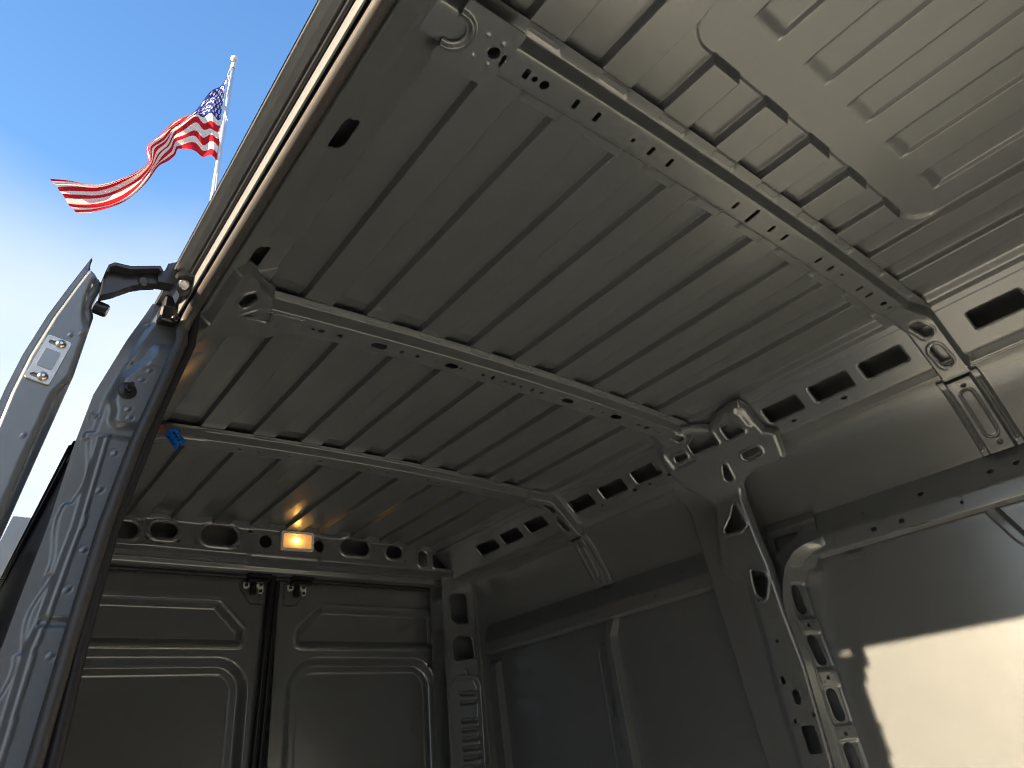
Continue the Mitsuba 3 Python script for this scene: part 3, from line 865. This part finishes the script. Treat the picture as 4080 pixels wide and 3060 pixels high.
# gusset where the middle bow meets the door header
GL = prism([(-.54, 2.42), (-.622, 2.416), (-.70, 2.382), (-.755, 2.325)], (0, 1.7), .012)
GO = [(0, 1.088), (.069, 1.088), (.080, 1.046), (.122, 1.003), (.140, .975), (.155, .96), (.19, .95), (.19, 1.19), (.05, 1.19), (.02, 1.15), (0, 1.15)]
GH = [[(.128, 1.108), (.103, 1.092), (.070, 1.096), (.066, 1.132), (.110, 1.120)], [(.133, 1.022), (.114, 1.050), (.133, 1.080), (.150, 1.06), (.148, 1.03)]]
def gl_sd(u, v):
    s = -poly(u, v, GO, .0)
    for p in GH: s = np.minimum(s, poly(u, v, p, .005))
    return s
def gl_h(u, v):
    s = np.full(u.shape, 1.0)
    for p in GH: s = np.minimum(s, poly(u, v, p, .005))
    e = -poly(u, v, GO, 0)
    return .004 * ss(.001, .004, s) * (1 - ss(.004, .009, s)) - .024 * (1 - ss(0, .006, e)) * (v < 1.12)
part("header_gusset", sheet(lines(0, .19, .003), lines(.945, 1.19, .003), GL, gl_sd, gl_h, t=.005), "paint", "pressed gusset with a triangular and a four sided opening at the left end of the middle bow")
# left end of the front bow: flared pad with a big D shaped opening
PL = lambda u, v, h: np.stack([u, v, bowz(u) - .004 - h - .0 * v], 1)
def pl_sd(u, v):
    return np.minimum(-rr(u, v, -.610, .413, .045, .046, .004), np.minimum(cap(u, v, (-.70, .409), (-.650, .411), .0165), np.minimum(circ(u, v, -.587, .410, .0088), cap(u, v, (-.5715, .407), (-.5685, .420), .0032))))
def pl_h(u, v):
    d = cap(u, v, (-.70, .409), (-.650, .411), .0165)
    h = .004 * ss(.004, .007, d) * (1 - ss(.009, .013, d))
    for x, y in ((-.608, .394), (-.584, .394), (-.608, .428), (-.584, .428)): h = h + .0012 * (1 - ss(.0015, .003, np.hypot(u - x, v - y)))
    return h
part("bow_bracket", sheet(lines(-.656, -.564, .0022), lines(.366, .460, .0022), PL, pl_sd, pl_h, t=.003), "paint", "flat end plate with a D shaped opening at the left end of the front bow")

# ---------------------------------------------------------------- rear jamb of the side door opening
JX = lambda z: np.interp(z, [.55, 1.5, 1.80, 1.867, 1.958, 2.09, 2.174, 2.282, 2.341, 2.37], [-.972, -.935, -.908, -.901, -.890, -.8805, -.871, -.842, -.8225, -.8135])
PAD = [(-.800, 2.285), (-.804, 2.262), (-.818, 2.240), (-.838, 2.212), (-.847, 2.168), (-.841, 2.150), (-.842, 2.122), (-.812, 2.127), (-.76, 2.142), (-.75, 2.22), (-.75, 2.29)]
LOWP = [(-.849, 2.105), (-.800, 2.113), (-.76, 2.115), (-.80, 1.4), (-.895, 1.4)]
WS = [(-.802, 2.231), (-.811, 2.211), (-.822, 2.155), (-.818, 2.141), (-.831, 2.241), (-.815, 2.322), (-.862, 2.138), (-.842, 1.93), (-.852, 1.875), (-.855, 1.79), (-.838, 2.02), (-.828, 2.08)]


def jamb_h(u, v):
    x = JX(v) + u
    a, b = poly(x, v, PAD, .012), poly(x, v, LOWP, .006)
    low = np.interp(v, [1.4, 1.8, 1.836, 1.918, 1.962, 2.105], [-.905, -.881, -.874, -.864, -.858, -.849])
    h = np.where(v < 2.104, .007 * ss(low - .005, low + .005, x), .008 * (1 - ss(-.008, .005, a)))
    h = h + .002 * (1 - ss(-.004, .003, rr(x, v, -.79, 2.258, .016, .018, .004)))
    wav = .018 + .006 * np.sin(v * 47) + .004 * np.sign(np.sin(v * 31 + 1))
    h = h + .0025 * ss(wav - .0025, wav + .0025, u) * (v < 2.11) * (x < low + .01)
    groove = np.abs(u - .020 - .010 * ss(2.16, 2.08, v) * 0)
    h = h + .003 * ss(.014, .024, u) * (v >= 2.11)
    h = h - .006 * (1 - ss(.0, .004, np.abs(v - 1.832) - .003)) * (x > low) * (v < 2)
    for wx, wz in WS:
        d = np.hypot(x - wx, v - wz)
        h = h + .0018 * (1 - ss(.0015, .0042, d)) - .0008 * (1 - ss(.0, .0016, np.abs(d - .0048)))
    return h


part("door_jamb", sheet(lines(0, .105, .0022), lines(.55, 2.368, .04, (1.5, 2.368, .0026)), lambda u, v, h: np.stack([JX(v) + u, 1.104 - h, v], 1), lambda u, v: seal2(v) + .004 - JX(v) - u, jamb_h, t=.05), "paint_gloss", "glossy rear jamb of the side door opening reflecting pale blue sky")
jamb = VAN + "__door_jamb"
obj("stud_washer", put(lathe([(0, 0), (.0135, 0), (.0142, .0012), (.0135, .0022), (.0075, .0032), (.0055, .0034), (0, .0034)], 36), (-.8285, 1.092, 2.186), (.1, -1, .05)), "black_steel", jamb, None, 40)
obj("stud", put(lathe([(0, 0), (.0052, 0), (.0052, .008), (.0036, .009), (.0036, .021), (.0028, .022), (0, .022)], 24), (-.8285, 1.0895, 2.186), (.1, -1, .05)), "black_steel", jamb, "short black threaded stud on the jamb", 40)
obj("door_stop", trimesh.util.concatenate([put(rbox(.030, .030, .026, .003), (-.790, 1.086, 2.338), (0, -.2, 1)), put(rbox(.022, .022, .030, .003), (-.791, 1.082, 2.362))]), "black_plastic", jamb, "black plastic stop block at the top of the jamb", False)
obj("stop_button", put(trimesh.creation.icosphere(3, .0075), (-.781, 1.070, 2.327)), "black_plastic", jamb)
# outside of the body behind the jamb, with its black guide rail
EXT = prism([(-.803, 2.392), (-.8095, 2.371), (-.832, 2.282), (-.861, 2.174), (-.8775, 2.09), (-.890, 1.958), (-.901, 1.867), (-.908, 1.80), (-.935, 1.5), (-.972, .55)], (-2, 1.6), .02)
part("quarter_panel", sheet(lines(0, EXT.length[-1], .004), lines(1.105, 2.72, .04), EXT), "paint_gloss", "outside of the body behind the side door, seen almost edge on")
part("quarter_panel", sheet(lines(0, EXT.length[-1], .03), lines(-1.9, -.27, .08), EXT), "paint_gloss")
uu = EXT.length[3] + .086
def rail_map(u, v, h): return EXT(u, v, h)
part("guide_rail", sheet(lines(uu - .021, uu + .021, .0015), lines(1.14, 2.66, .1), EXT, None, lambda u, v: .006 * (1 - ss(.016, .022, np.abs(u - uu))) + .003 * (1 - ss(.002, .005, np.abs(u - uu + .006)))), "black_plastic", "black guide rail along the outside of the body")

# ---------------------------------------------------------------- sliding door, slid back
DYF = 1.015
DO = [(.6, -1.030), (1.5, -1.020), (1.8, -1.004), (2.0, -.990), (2.11, -.981), (2.17, -.9725), (2.24, -.9575), (2.30, -.941), (2.363, -.9225), (2.368, -.921)]
DI = [(.6, -.985), (1.5, -.976), (1.7, -.966), (1.944, -.945), (2.02, -.937), (2.06, -.931), (2.118, -.9235), (2.150, -.9085), (2.24, -.9025), (2.262, -.9010), (2.277, -.9075), (2.300, -.9035), (2.309, -.9005), (2.328, -.9020), (2.338, -.9180), (2.345, -.9215), (2.363, -.9205), (2.368, -.9195)]
xo_ = lambda z: np.interp(z, [p[0] for p in DO], [p[1] for p in DO])
xi_ = lambda z: np.mean([np.interp(z + k, [p[0] for p in DI], [p[1] for p in DI]) for k in (-.005, -.0025, 0, .0025, .005)], 0)


def dface_h(u, v):
    x = xo_(v) + (xi_(v) - xo_(v)) * u
    w = xi_(v) - xo_(v)
    h = -.006 * (1 - ss(.006, .012, u * w)) - .010 * (1 - np.sqrt(np.clip(1 - (1 - np.clip((1 - u) * w / .010, 0, 1))**2, 0, 1)))
    e = np.hypot((x + .905) / .014, (v - 2.285) / .05)
    h = h - .010 * (1 - ss(.6, 1.2, e))
    for wx, wz in ((-.913, 2.222), (-.948, 2.05), (-.925, 2.215)):
        d = np.hypot(x - wx, v - wz)
        h = h + .0016 * (1 - ss(.0015, .004, d))
    return h


part("sliding_door", sheet(lines(0, 1, .02), lines(.6, 2.366, .05, (1.5, 2.366, .0035)), lambda u, v, h: np.stack([xo_(v) + (xi_(v) - xo_(v)) * u, DYF - h, v], 1), None, dface_h), "paint_gloss", "front edge of the open sliding door standing outside the body")
SD = VAN + "__sliding_door"
zv = lines(.6, 2.366, .05, (2.0, 2.366, .006))
obj("outer_panel", sheet(zv, lines(DYF + .004, 2.26, .15), lambda u, v, h: np.stack([xo_(u), v, u], 1)), "paint_gloss", SD, None, True)
obj("inner_panel", sheet(zv, lines(DYF + .010, 2.26, .15), lambda u, v, h: np.stack([xi_(u), v, u], 1)), "paint_gloss", SD, None, True)
pl = np.array([(-.9505, 2.2080), (-.9205, 2.2000), (-.9345, 2.1235), (-.9650, 2.1345)])
pc = pl.mean(0)
ax = np.array([pl[0] - pl[3]]).ravel()
ang = math.atan2(ax[1], ax[0]) - math.pi / 2
def plc(a, b): return (pc[0] + a * math.cos(ang) - b * math.sin(ang), pc[1] + a * math.sin(ang) + b * math.cos(ang))
P0_ = rrpts(0, 0, .0152, .0372, .0035)
slots = [rrpts(-.0035, s * .0285 - .001, .0075, .0036, .0034) for s in (1, -1)]
pm = plate(P0_, .0025, slots)
pm.apply_transform(np.array([[math.cos(ang), -math.sin(ang), 0, 0], [math.sin(ang), math.cos(ang), 0, 0], [0, 0, 1, 0], [0, 0, 0, 1.0]]))
obj("striker_plate", put(pm, (pc[0], DYF - .0015, pc[1]), (0, -1, 0), (1, 0, 0)), "zinc", SD, "grey steel plate held by two bright bolts on the edge of the sliding door", False)
# plate coordinates are mirrored by the face direction, so bolts use the same map
M_ = frame((0, -1, 0), (1, 0, 0))
def on_plate(a, b, off):
    q = M_[:3, :3] @ np.array([a * math.cos(ang) - b * math.sin(ang), a * math.sin(ang) + b * math.cos(ang), 0])
    return np.array([pc[0], DYF - .0015, pc[1]]) + q + np.array([0, -off, 0])
pr = rrpts(0, 0, .0095, .0150, .002)
rc = plate(pr, .0012)
rc.apply_transform(np.array([[math.cos(ang), -math.sin(ang), 0, 0], [math.sin(ang), math.cos(ang), 0, 0], [0, 0, 1, 0], [0, 0, 0, 1.0]]))
obj("wear_pad", put(rc, (pc[0], DYF - .0040, pc[1]), (0, -1, 0), (1, 0, 0)), "grey_steel", SD, None, False)
for s in (1, -1):
    obj("bolt", put(lathe([(0, .0052), (.0022, .0052), (.0026, .0030), (.0030, .0056), (.0052, .0046), (.0068, .0016), (.0070, 0), (0, 0)][::-1], 28), on_plate(.004, s * .0285, .0025), (0, -1, 0)), "bright_steel", SD, None, 40)

# upper arm of the sliding door with its roller in the track
def xz_plate(pts, y0, y1): return put(plate([(x, z) for x, z in pts], y1 - y0), (0, y1, 0), (0, -1, 0), (1, 0, 0))
arm = VAN + "__door_arm"
A1 = [(-0.9021, 2.3207), (-0.9001, 2.3331), (-0.8934, 2.3398), (-0.8717, 2.3413), (-0.8326, 2.3588), (-0.8274, 2.3526), (-0.8295, 2.3382), (-0.8470, 2.3305), (-0.8625, 2.3207), (-0.8851, 2.2991), (-0.9011, 2.2877)]
obj("door_arm", xz_plate(A1, 1.0012, 1.0218), "black_steel", VAN, "black jointed steel arm holding the top of the sliding door to its roof track", False)
top = [(-0.9031, 2.3207), (-0.9011, 2.3341), (-0.8939, 2.3418), (-0.8717, 2.3439), (-0.8316, 2.3614), (-0.8264, 2.3542), (-0.8300, 2.3516), (-0.8341, 2.3552), (-0.8712, 2.3377), (-0.8923, 2.3362), (-0.8985, 2.3310), (-0.8995, 2.3207)]
obj("flange", xz_plate(top, 0.9847, 1.0238), "black_steel", arm, None, False)
A2 = [(-0.8316, 2.3526), (-0.8171, 2.3691), (-0.8007, 2.3835), (-0.7914, 2.3835), (-0.7780, 2.3753), (-0.7708, 2.3660), (-0.7749, 2.3434), (-0.7873, 2.3238), (-0.7950, 2.3212), (-0.8007, 2.3331), (-0.8068, 2.3413), (-0.8295, 2.3377)]
obj("link", xz_plate(A2, 0.9950, 1.0180), "black_steel", arm, None, False)
obj("link", xz_plate([(-0.8213, 2.3671), (-0.8007, 2.3835), (-0.7883, 2.3846), (-0.7739, 2.3732), (-0.7698, 2.3763), (-0.7842, 2.3928), (-0.8007, 2.3928), (-0.8192, 2.3794)], 0.9970, 1.0279), "black_steel", arm, None, False)
obj("link", xz_plate([(-0.8068, 2.3557), (-0.8007, 2.3640), (-0.7790, 2.3660), (-0.7656, 2.3609), (-0.7698, 2.3568), (-0.7914, 2.3593), (-0.8027, 2.3526)], 0.9830, 1.0050), "grey_steel", arm, None, False)
piv = lathe([(0, 0), (.0098, 0), (.0098, .003), (.0080, .006), (.0066, .0065), (.0056, .004), (0, .004)], 32)
obj("pivot_pin", put(piv, (-0.7919, 0.9945, 2.3439), (0, -1, -.35)), "bright_steel", arm, None, 40)
obj("pivot_pin", put(lathe([(0, 0), (.0072, 0), (.0072, .006), (.005, .009), (0, .009)], 28), (-0.7965, 1.0043, 2.3887), (0, 0, 1)), "grey_steel", arm, None, 40)
obj("pivot_pin", put(lathe([(0, 0), (.0075, 0), (.0075, .0035), (.006, .005), (0, .005)], 28), (-0.8491, 1.0022, 2.3336), (0, -1, -.2)), "black_steel", arm, None, 40)
obj("bushing", put(lathe([(0, 0), (.0098, 0), (.0106, .002), (.0106, .016), (.009, .0185), (0, .0185)], 32), (-0.9026, 1.0300, 2.2836), (.95, -.1, -.25)), "black_plastic", arm, None, 40)
obj("bolt", put(lathe([(0, 0), (.0075, 0), (.0075, .006), (.0055, .0095), (0, .0095)], 6), (-0.8985, 1.0220, 2.3094), (.95, -.3, -.1)), "grey_steel", arm, None, False)
obj("roller", put(lathe([(0, -.006), (.0085, -.006), (.0100, -.004), (.0100, .004), (.0085, .006), (0, .006)], 32), (-0.7710, 0.9837, 2.3949), (0, .15, 1)), "roller", arm, "pale yellow roller sitting in the door track", 40)
obj("roller", put(lathe([(0, -.005), (.0075, -.005), (.0085, -.003), (.0085, .003), (.0075, .005), (0, .005)], 32), (-0.7698, 1.0197, 2.3743), (1, 0, .1)), "roller", arm, None, 40)
obj("carriage", trimesh.util.concatenate([put(rbox(.010, .060, .018, .002), (-0.7703, 1.0012, 2.3743)), put(rbox(.014, .012, .012, .002), (-0.7703, 0.9764, 2.3846))]), "bright_steel", arm, None, False)

# ---------------------------------------------------------------- hidden sides of the van: floor, tail, cab end
fl = put(rbox(1.96, 4.56, .20, .01), (.02, .38, .43))
part("floor", fl, "unseen_pale_floor", smooth=False)  # out of view, lights the roof from below
sill = put(rbox(.06, 1.30, .03, .008), (-.93, .42, .535))
part("door_sill", sill, "black_plastic", smooth=False)
part("unseen_tail_skin", sheet(lines(-.97, 1.01, .3), lines(.4, 2.49, .3), lambda u, v, h: np.stack([u * (1 - .12 * np.clip((v - 1.9) / .6, 0, 1)), 2.70 + 0 * u, v], 1)), "paint_gloss")  # out of view, closes the tail so daylight cannot leak past the doors
bk = sheet(lines(-.93, 1.0, .04), lines(.55, 2.47, .04), lambda u, v, h: np.stack([u, -1.30 + 0 * u, v], 1), lambda u, v: rr(u, v, .03, 1.85, .42, .28, .08))
part("unseen_bulkhead", bk, "paint")  # out of view, placed to keep skylight from entering at the front
part("unseen_cab_end", sheet(lines(-.93, 1.0, .4), lines(.5, 2.5, .4), lambda u, v, h: np.stack([u, -1.9 + 0 * u, v], 1)), "paint")  # unseen sheet that shuts daylight out behind the opening above

# ---------------------------------------------------------------- blue connector on the rear bow
con = "wire_connector"
taken.add(con)
labels[con] = {"label": "bright blue plastic wire connector hanging at the left end of the rearmost roof bow", "category": "connector"}
cm = frame((-.55, -.75, -.35), (.55, 0, .42))
cm[:3, 3] = (-.6205, 1.686, 2.3975)
def cput(m):
    m = m.copy(); m.apply_transform(cm); return m
def cbox(sx, sy, sz, at, c=.0015):
    m = rbox(sx, sy, sz, c); m.apply_translation(at); return m
obj("housing", cput(trimesh.util.concatenate([cbox(.026, .040, .022, (0, 0, 0)), cbox(.032, .010, .016, (0, .012, -.002)), cbox(.010, .046, .006, (0, -.002, .013)), cbox(.008, .012, .008, (.011, -.022, .004)), cbox(.008, .012, .008, (-.010, -.022, .004))])), "blue_plastic", con, None, False)
slot_marks = [cbox(.0052, .0062, .002, (i * .0075, j * .0105 - .004, .0112), .0004) for i in (-1, 0, 1) for j in (-1, 0, 1) if not (i == 0)]
slot_marks += [cbox(.006, .004, .003, (.0, -.0215, .002), .0005), cbox(.003, .0075, .002, (.0132, -.008, .002), .0004)]
obj("painted_slots", cput(trimesh.util.concatenate(slot_marks)), "blue_dark", con, None, False)  # solid dark blue blocks, the shade of the slots put into their colour
for k, (dx, dz) in enumerate(((0, 0), (.002, .006), (-.003, -.005))):
    obj("wire", tube([(-.628 + dx, 1.692, 2.408 + dz), (-.640, 1.695, 2.414 + dz), (-.655, 1.69, 2.418 + dz * 1.5), (-.675, 1.70, 2.415 + dz), (-.70, 1.72, 2.40)], .0016, 8), "orange_wire", con, None, True)
part("bow_bracket", sheet(lines(0, .20, .004), lines(1.712, 1.770, .004), prism([(-.54, 2.42), (-.622, 2.416), (-.70, 2.382), (-.755, 2.325)], (0, 1.7), .012), None,
                          lambda u, v: -.03 * (1 - ss(0, .006, np.minimum(v - 1.716, 1.766 - v)))), "paint")

# ---------------------------------------------------------------- flagpole and flag
SC = .62
POLE = np.array([CAM[0] + (3.264 - CAM[0]) * SC, 19.544 * SC])
zf = lambda z: 1.61 + (z - 1.61) * SC
E_ = np.array([-.977, .212])
N_ = np.array([.212, .977])
fp = "flagpole"
taken.add(fp)
labels[fp] = {"label": "tall silver flagpole with a pale ball on top rising behind the van roof", "category": "flagpole"}
ztop = zf(27.25)
pm = lathe([(0, 0), (.075, 0), (.072, ztop * .55), (.046, ztop - .35), (.043, ztop), (0, ztop)], 24)
obj("pole", put(pm, (POLE[0], POLE[1], 0)), "aluminium", fp, None, 40)
for k in range(6):
    z = ztop - .42 - .62 * k
    obj("pole_joint", put(lathe([(.04, -.008), (.052, -.008), (.052, .008), (.04, .008)], 24), (POLE[0], POLE[1], z)), "aluminium", fp, None, 40)
obj("truck", put(lathe([(0, -.16), (.060, -.16), (.066, -.13), (.056, -.12), (.056, 0), (.045, .02), (0, .02)], 28), (POLE[0], POLE[1], ztop + .12)), "white_ball", fp, None, 40)
obj("ball", put(trimesh.creation.icosphere(4, .085), (POLE[0], POLE[1], zf(27.80))), "white_ball", fp, "pale ball on top of the flagpole")
def fpt(e, z, n=0.0): return np.array([POLE[0] + E_[0] * e * SC + N_[0] * n, POLE[1] + E_[1] * e * SC + N_[1] * n, zf(z)])
obj("halyard", tube([fpt(.06, 27.2, -.04), fpt(.13, 26.85, -.03), fpt(.14, 26.68, -.02), fpt(.02, 26.2, -.06), fpt(.06, 25.6, -.05), fpt(.05, 25.2, -.03)], .010, 6), "rope", fp, None, True)
obj("halyard", tube([fpt(.10, 24.9, -.03), fpt(.02, 24.4, -.06), fpt(-.10, 24.0, -.07)], .008, 6), "rope", fp, None, True)
obj("halyard", tube([fpt(.0, 21.8, -.02), fpt(-.02, 21.2, -.05), fpt(-.04, 20.4, -.05), fpt(-.03, 14, -.06)], .010, 6), "rope", fp, None, True)

ST = {0.0: [[.14, 26.678], [.150, 25.281], [.125, 24.104], [.076, 23.072], [-.009, 21.808]], .2: [[.525, 25.652], [.498, 24.857], [.52, 24.132], [.461, 23.076], [.383, 22.013]],
      .36: [[1.048, 24.341], [1.001, 24.2], [.895, 24.023], [.85, 23.16], [.819, 22.078]], .46: [[1.349, 23.626], [1.326, 23.55], [1.268, 23.394], [1.242, 22.748], [1.224, 22.177]],
      .54: [[1.7, 23.139], [1.668, 23.014], [1.61, 22.835], [1.537, 22.463], [1.394, 22.124]], .62: [[2.003, 22.571], [1.904, 22.389], [1.756, 22.213], [1.608, 22.037], [1.432, 21.833]],
      .68: [[2.334, 21.78], [2.222, 21.671], [2.013, 21.562], [1.808, 21.49], [1.574, 21.39]], .73: [[2.148, 20.978], [2.101, 20.981], [2.033, 21.0], [1.942, 21.01], [1.84, 21.006]],
      .79: [[2.352, 20.419], [2.294, 20.346], [2.238, 20.279], [2.183, 20.226], [2.109, 20.195]], .86: [[2.88, 19.808], [2.822, 19.722], [2.729, 19.565], [2.634, 19.388], [2.562, 19.274]],
      .92: [[3.577, 19.451], [3.506, 19.29], [3.333, 19.042], [3.208, 18.813], [3.088, 18.617]], .96: [[4.135, 19.43], [4.051, 19.2], [3.77, 18.824], [3.548, 18.531], [3.38, 18.301]],
      1.0: [[4.727, 19.262], [4.499, 19.006], [4.202, 18.643], [3.916, 18.342], [3.646, 18.123]]}
from scipy.interpolate import PchipInterpolator
us_ = np.array(list(ST))
arr = np.array(list(ST.values()))                              # station, row, (e, z)
vv = np.linspace(0, 1, 79)
uu_ = np.linspace(0, 1, 240)
rows = PchipInterpolator([0, .27, .538, .77, 1.0], arr, axis=1)(vv)
G_ = PchipInterpolator(us_, rows, axis=0)(uu_)
UU, VV = np.meshgrid(uu_, vv, indexing="ij")
dep = .10 * np.sin(UU * 21 + VV * 2.5) * ss(0, .12, UU) + .06 * np.sin(UU * 9 - VV * 9) * ss(0, .1, UU) + .035 * np.sin(VV * 26 + UU * 17) * ss(0, .1, UU) + .16 * np.sin(VV * 5.5 + UU * 4) * ss(.5, .62, UU)
wz = .05 * np.sin(UU * 31 + VV * 3) * ss(.05, .2, UU) * (1 - ss(.5, .6, UU))
X = np.stack([POLE[0] + E_[0] * G_[..., 0] * SC + N_[0] * dep * SC, POLE[1] + E_[1] * G_[..., 0] * SC + N_[1] * dep * SC, zf(G_[..., 1] + wz)], -1)
nu, nv = UU.shape
ii = np.arange(nu * nv).reshape(nu, nv)
a, b, c, d = ii[:-1, :-1].ravel(), ii[1:, :-1].ravel(), ii[1:, 1:].ravel(), ii[:-1, 1:].ravel()
fm = trimesh.Trimesh(X.reshape(-1, 3), np.vstack([np.stack([a, b, c], 1), np.stack([a, c, d], 1)]), process=False)


def star(x, y, r):
    """soft mask of a five-pointed star of radius r centred at the origin"""
    a = dr.atan2(x, y)
    rho = dr.sqrt(x * x + y * y)
    w = 2 * math.pi / 5
    a = dr.abs(a - w * dr.round(a / w))
    px, py = rho * dr.cos(a), rho * dr.sin(a)
    ri = r * 0.382
    ex, ey = ri * math.cos(w / 2) - r, ri * math.sin(w / 2)
    q = (px - r) * ey - py * ex
    return dr.select(q < 0, 1.0, 0.0)


def flag_col(p, n, uv):
    u, v = uv.x, uv.y
    k = dr.floor(v * 13)
    red = (k - 2 * dr.floor(k / 2)) < 0.5
    col = dr.select(red, mi.Color3f(.52, .022, .035), mi.Color3f(.80, .76, .70))
    inc = (v < 7 / 13) & (u < .40)
    sx, sy = u / .40 * 12, v / (7 / 13) * 10
    gx, gy = dr.round(sx), dr.round(sy)
    par = gx + gy
    ok = (dr.abs(par - 2 * dr.round(par / 2)) < .1) & (gx > .5) & (gx < 11.5) & (gy > .5) & (gy < 9.5)
    s = star((sx - gx) * (.40 / 12) * 1.9, -(sy - gy) * (7 / 130), .043)
    col = dr.select(inc, dr.select(ok & (s > .5), mi.Color3f(.82, .82, .80), mi.Color3f(.035, .055, .30)), col)
    hem = u < .012
    col = dr.select(hem, mi.Color3f(.82, .82, .80), col)
    return col


scene["flag_cloth"] = {"type": "principledthin", "base_color": proc(flag_col), "roughness": 0.6, "diff_trans": 0.75, "spec_trans": 0.0}
obj("flag", fm, "flag_cloth", None, None, True, uv=np.stack([UU.ravel(), VV.ravel()], 1))
labels["flag"] = {"label": "red white and blue striped flag with stars, twisting in the wind on the flagpole", "category": "flag"}
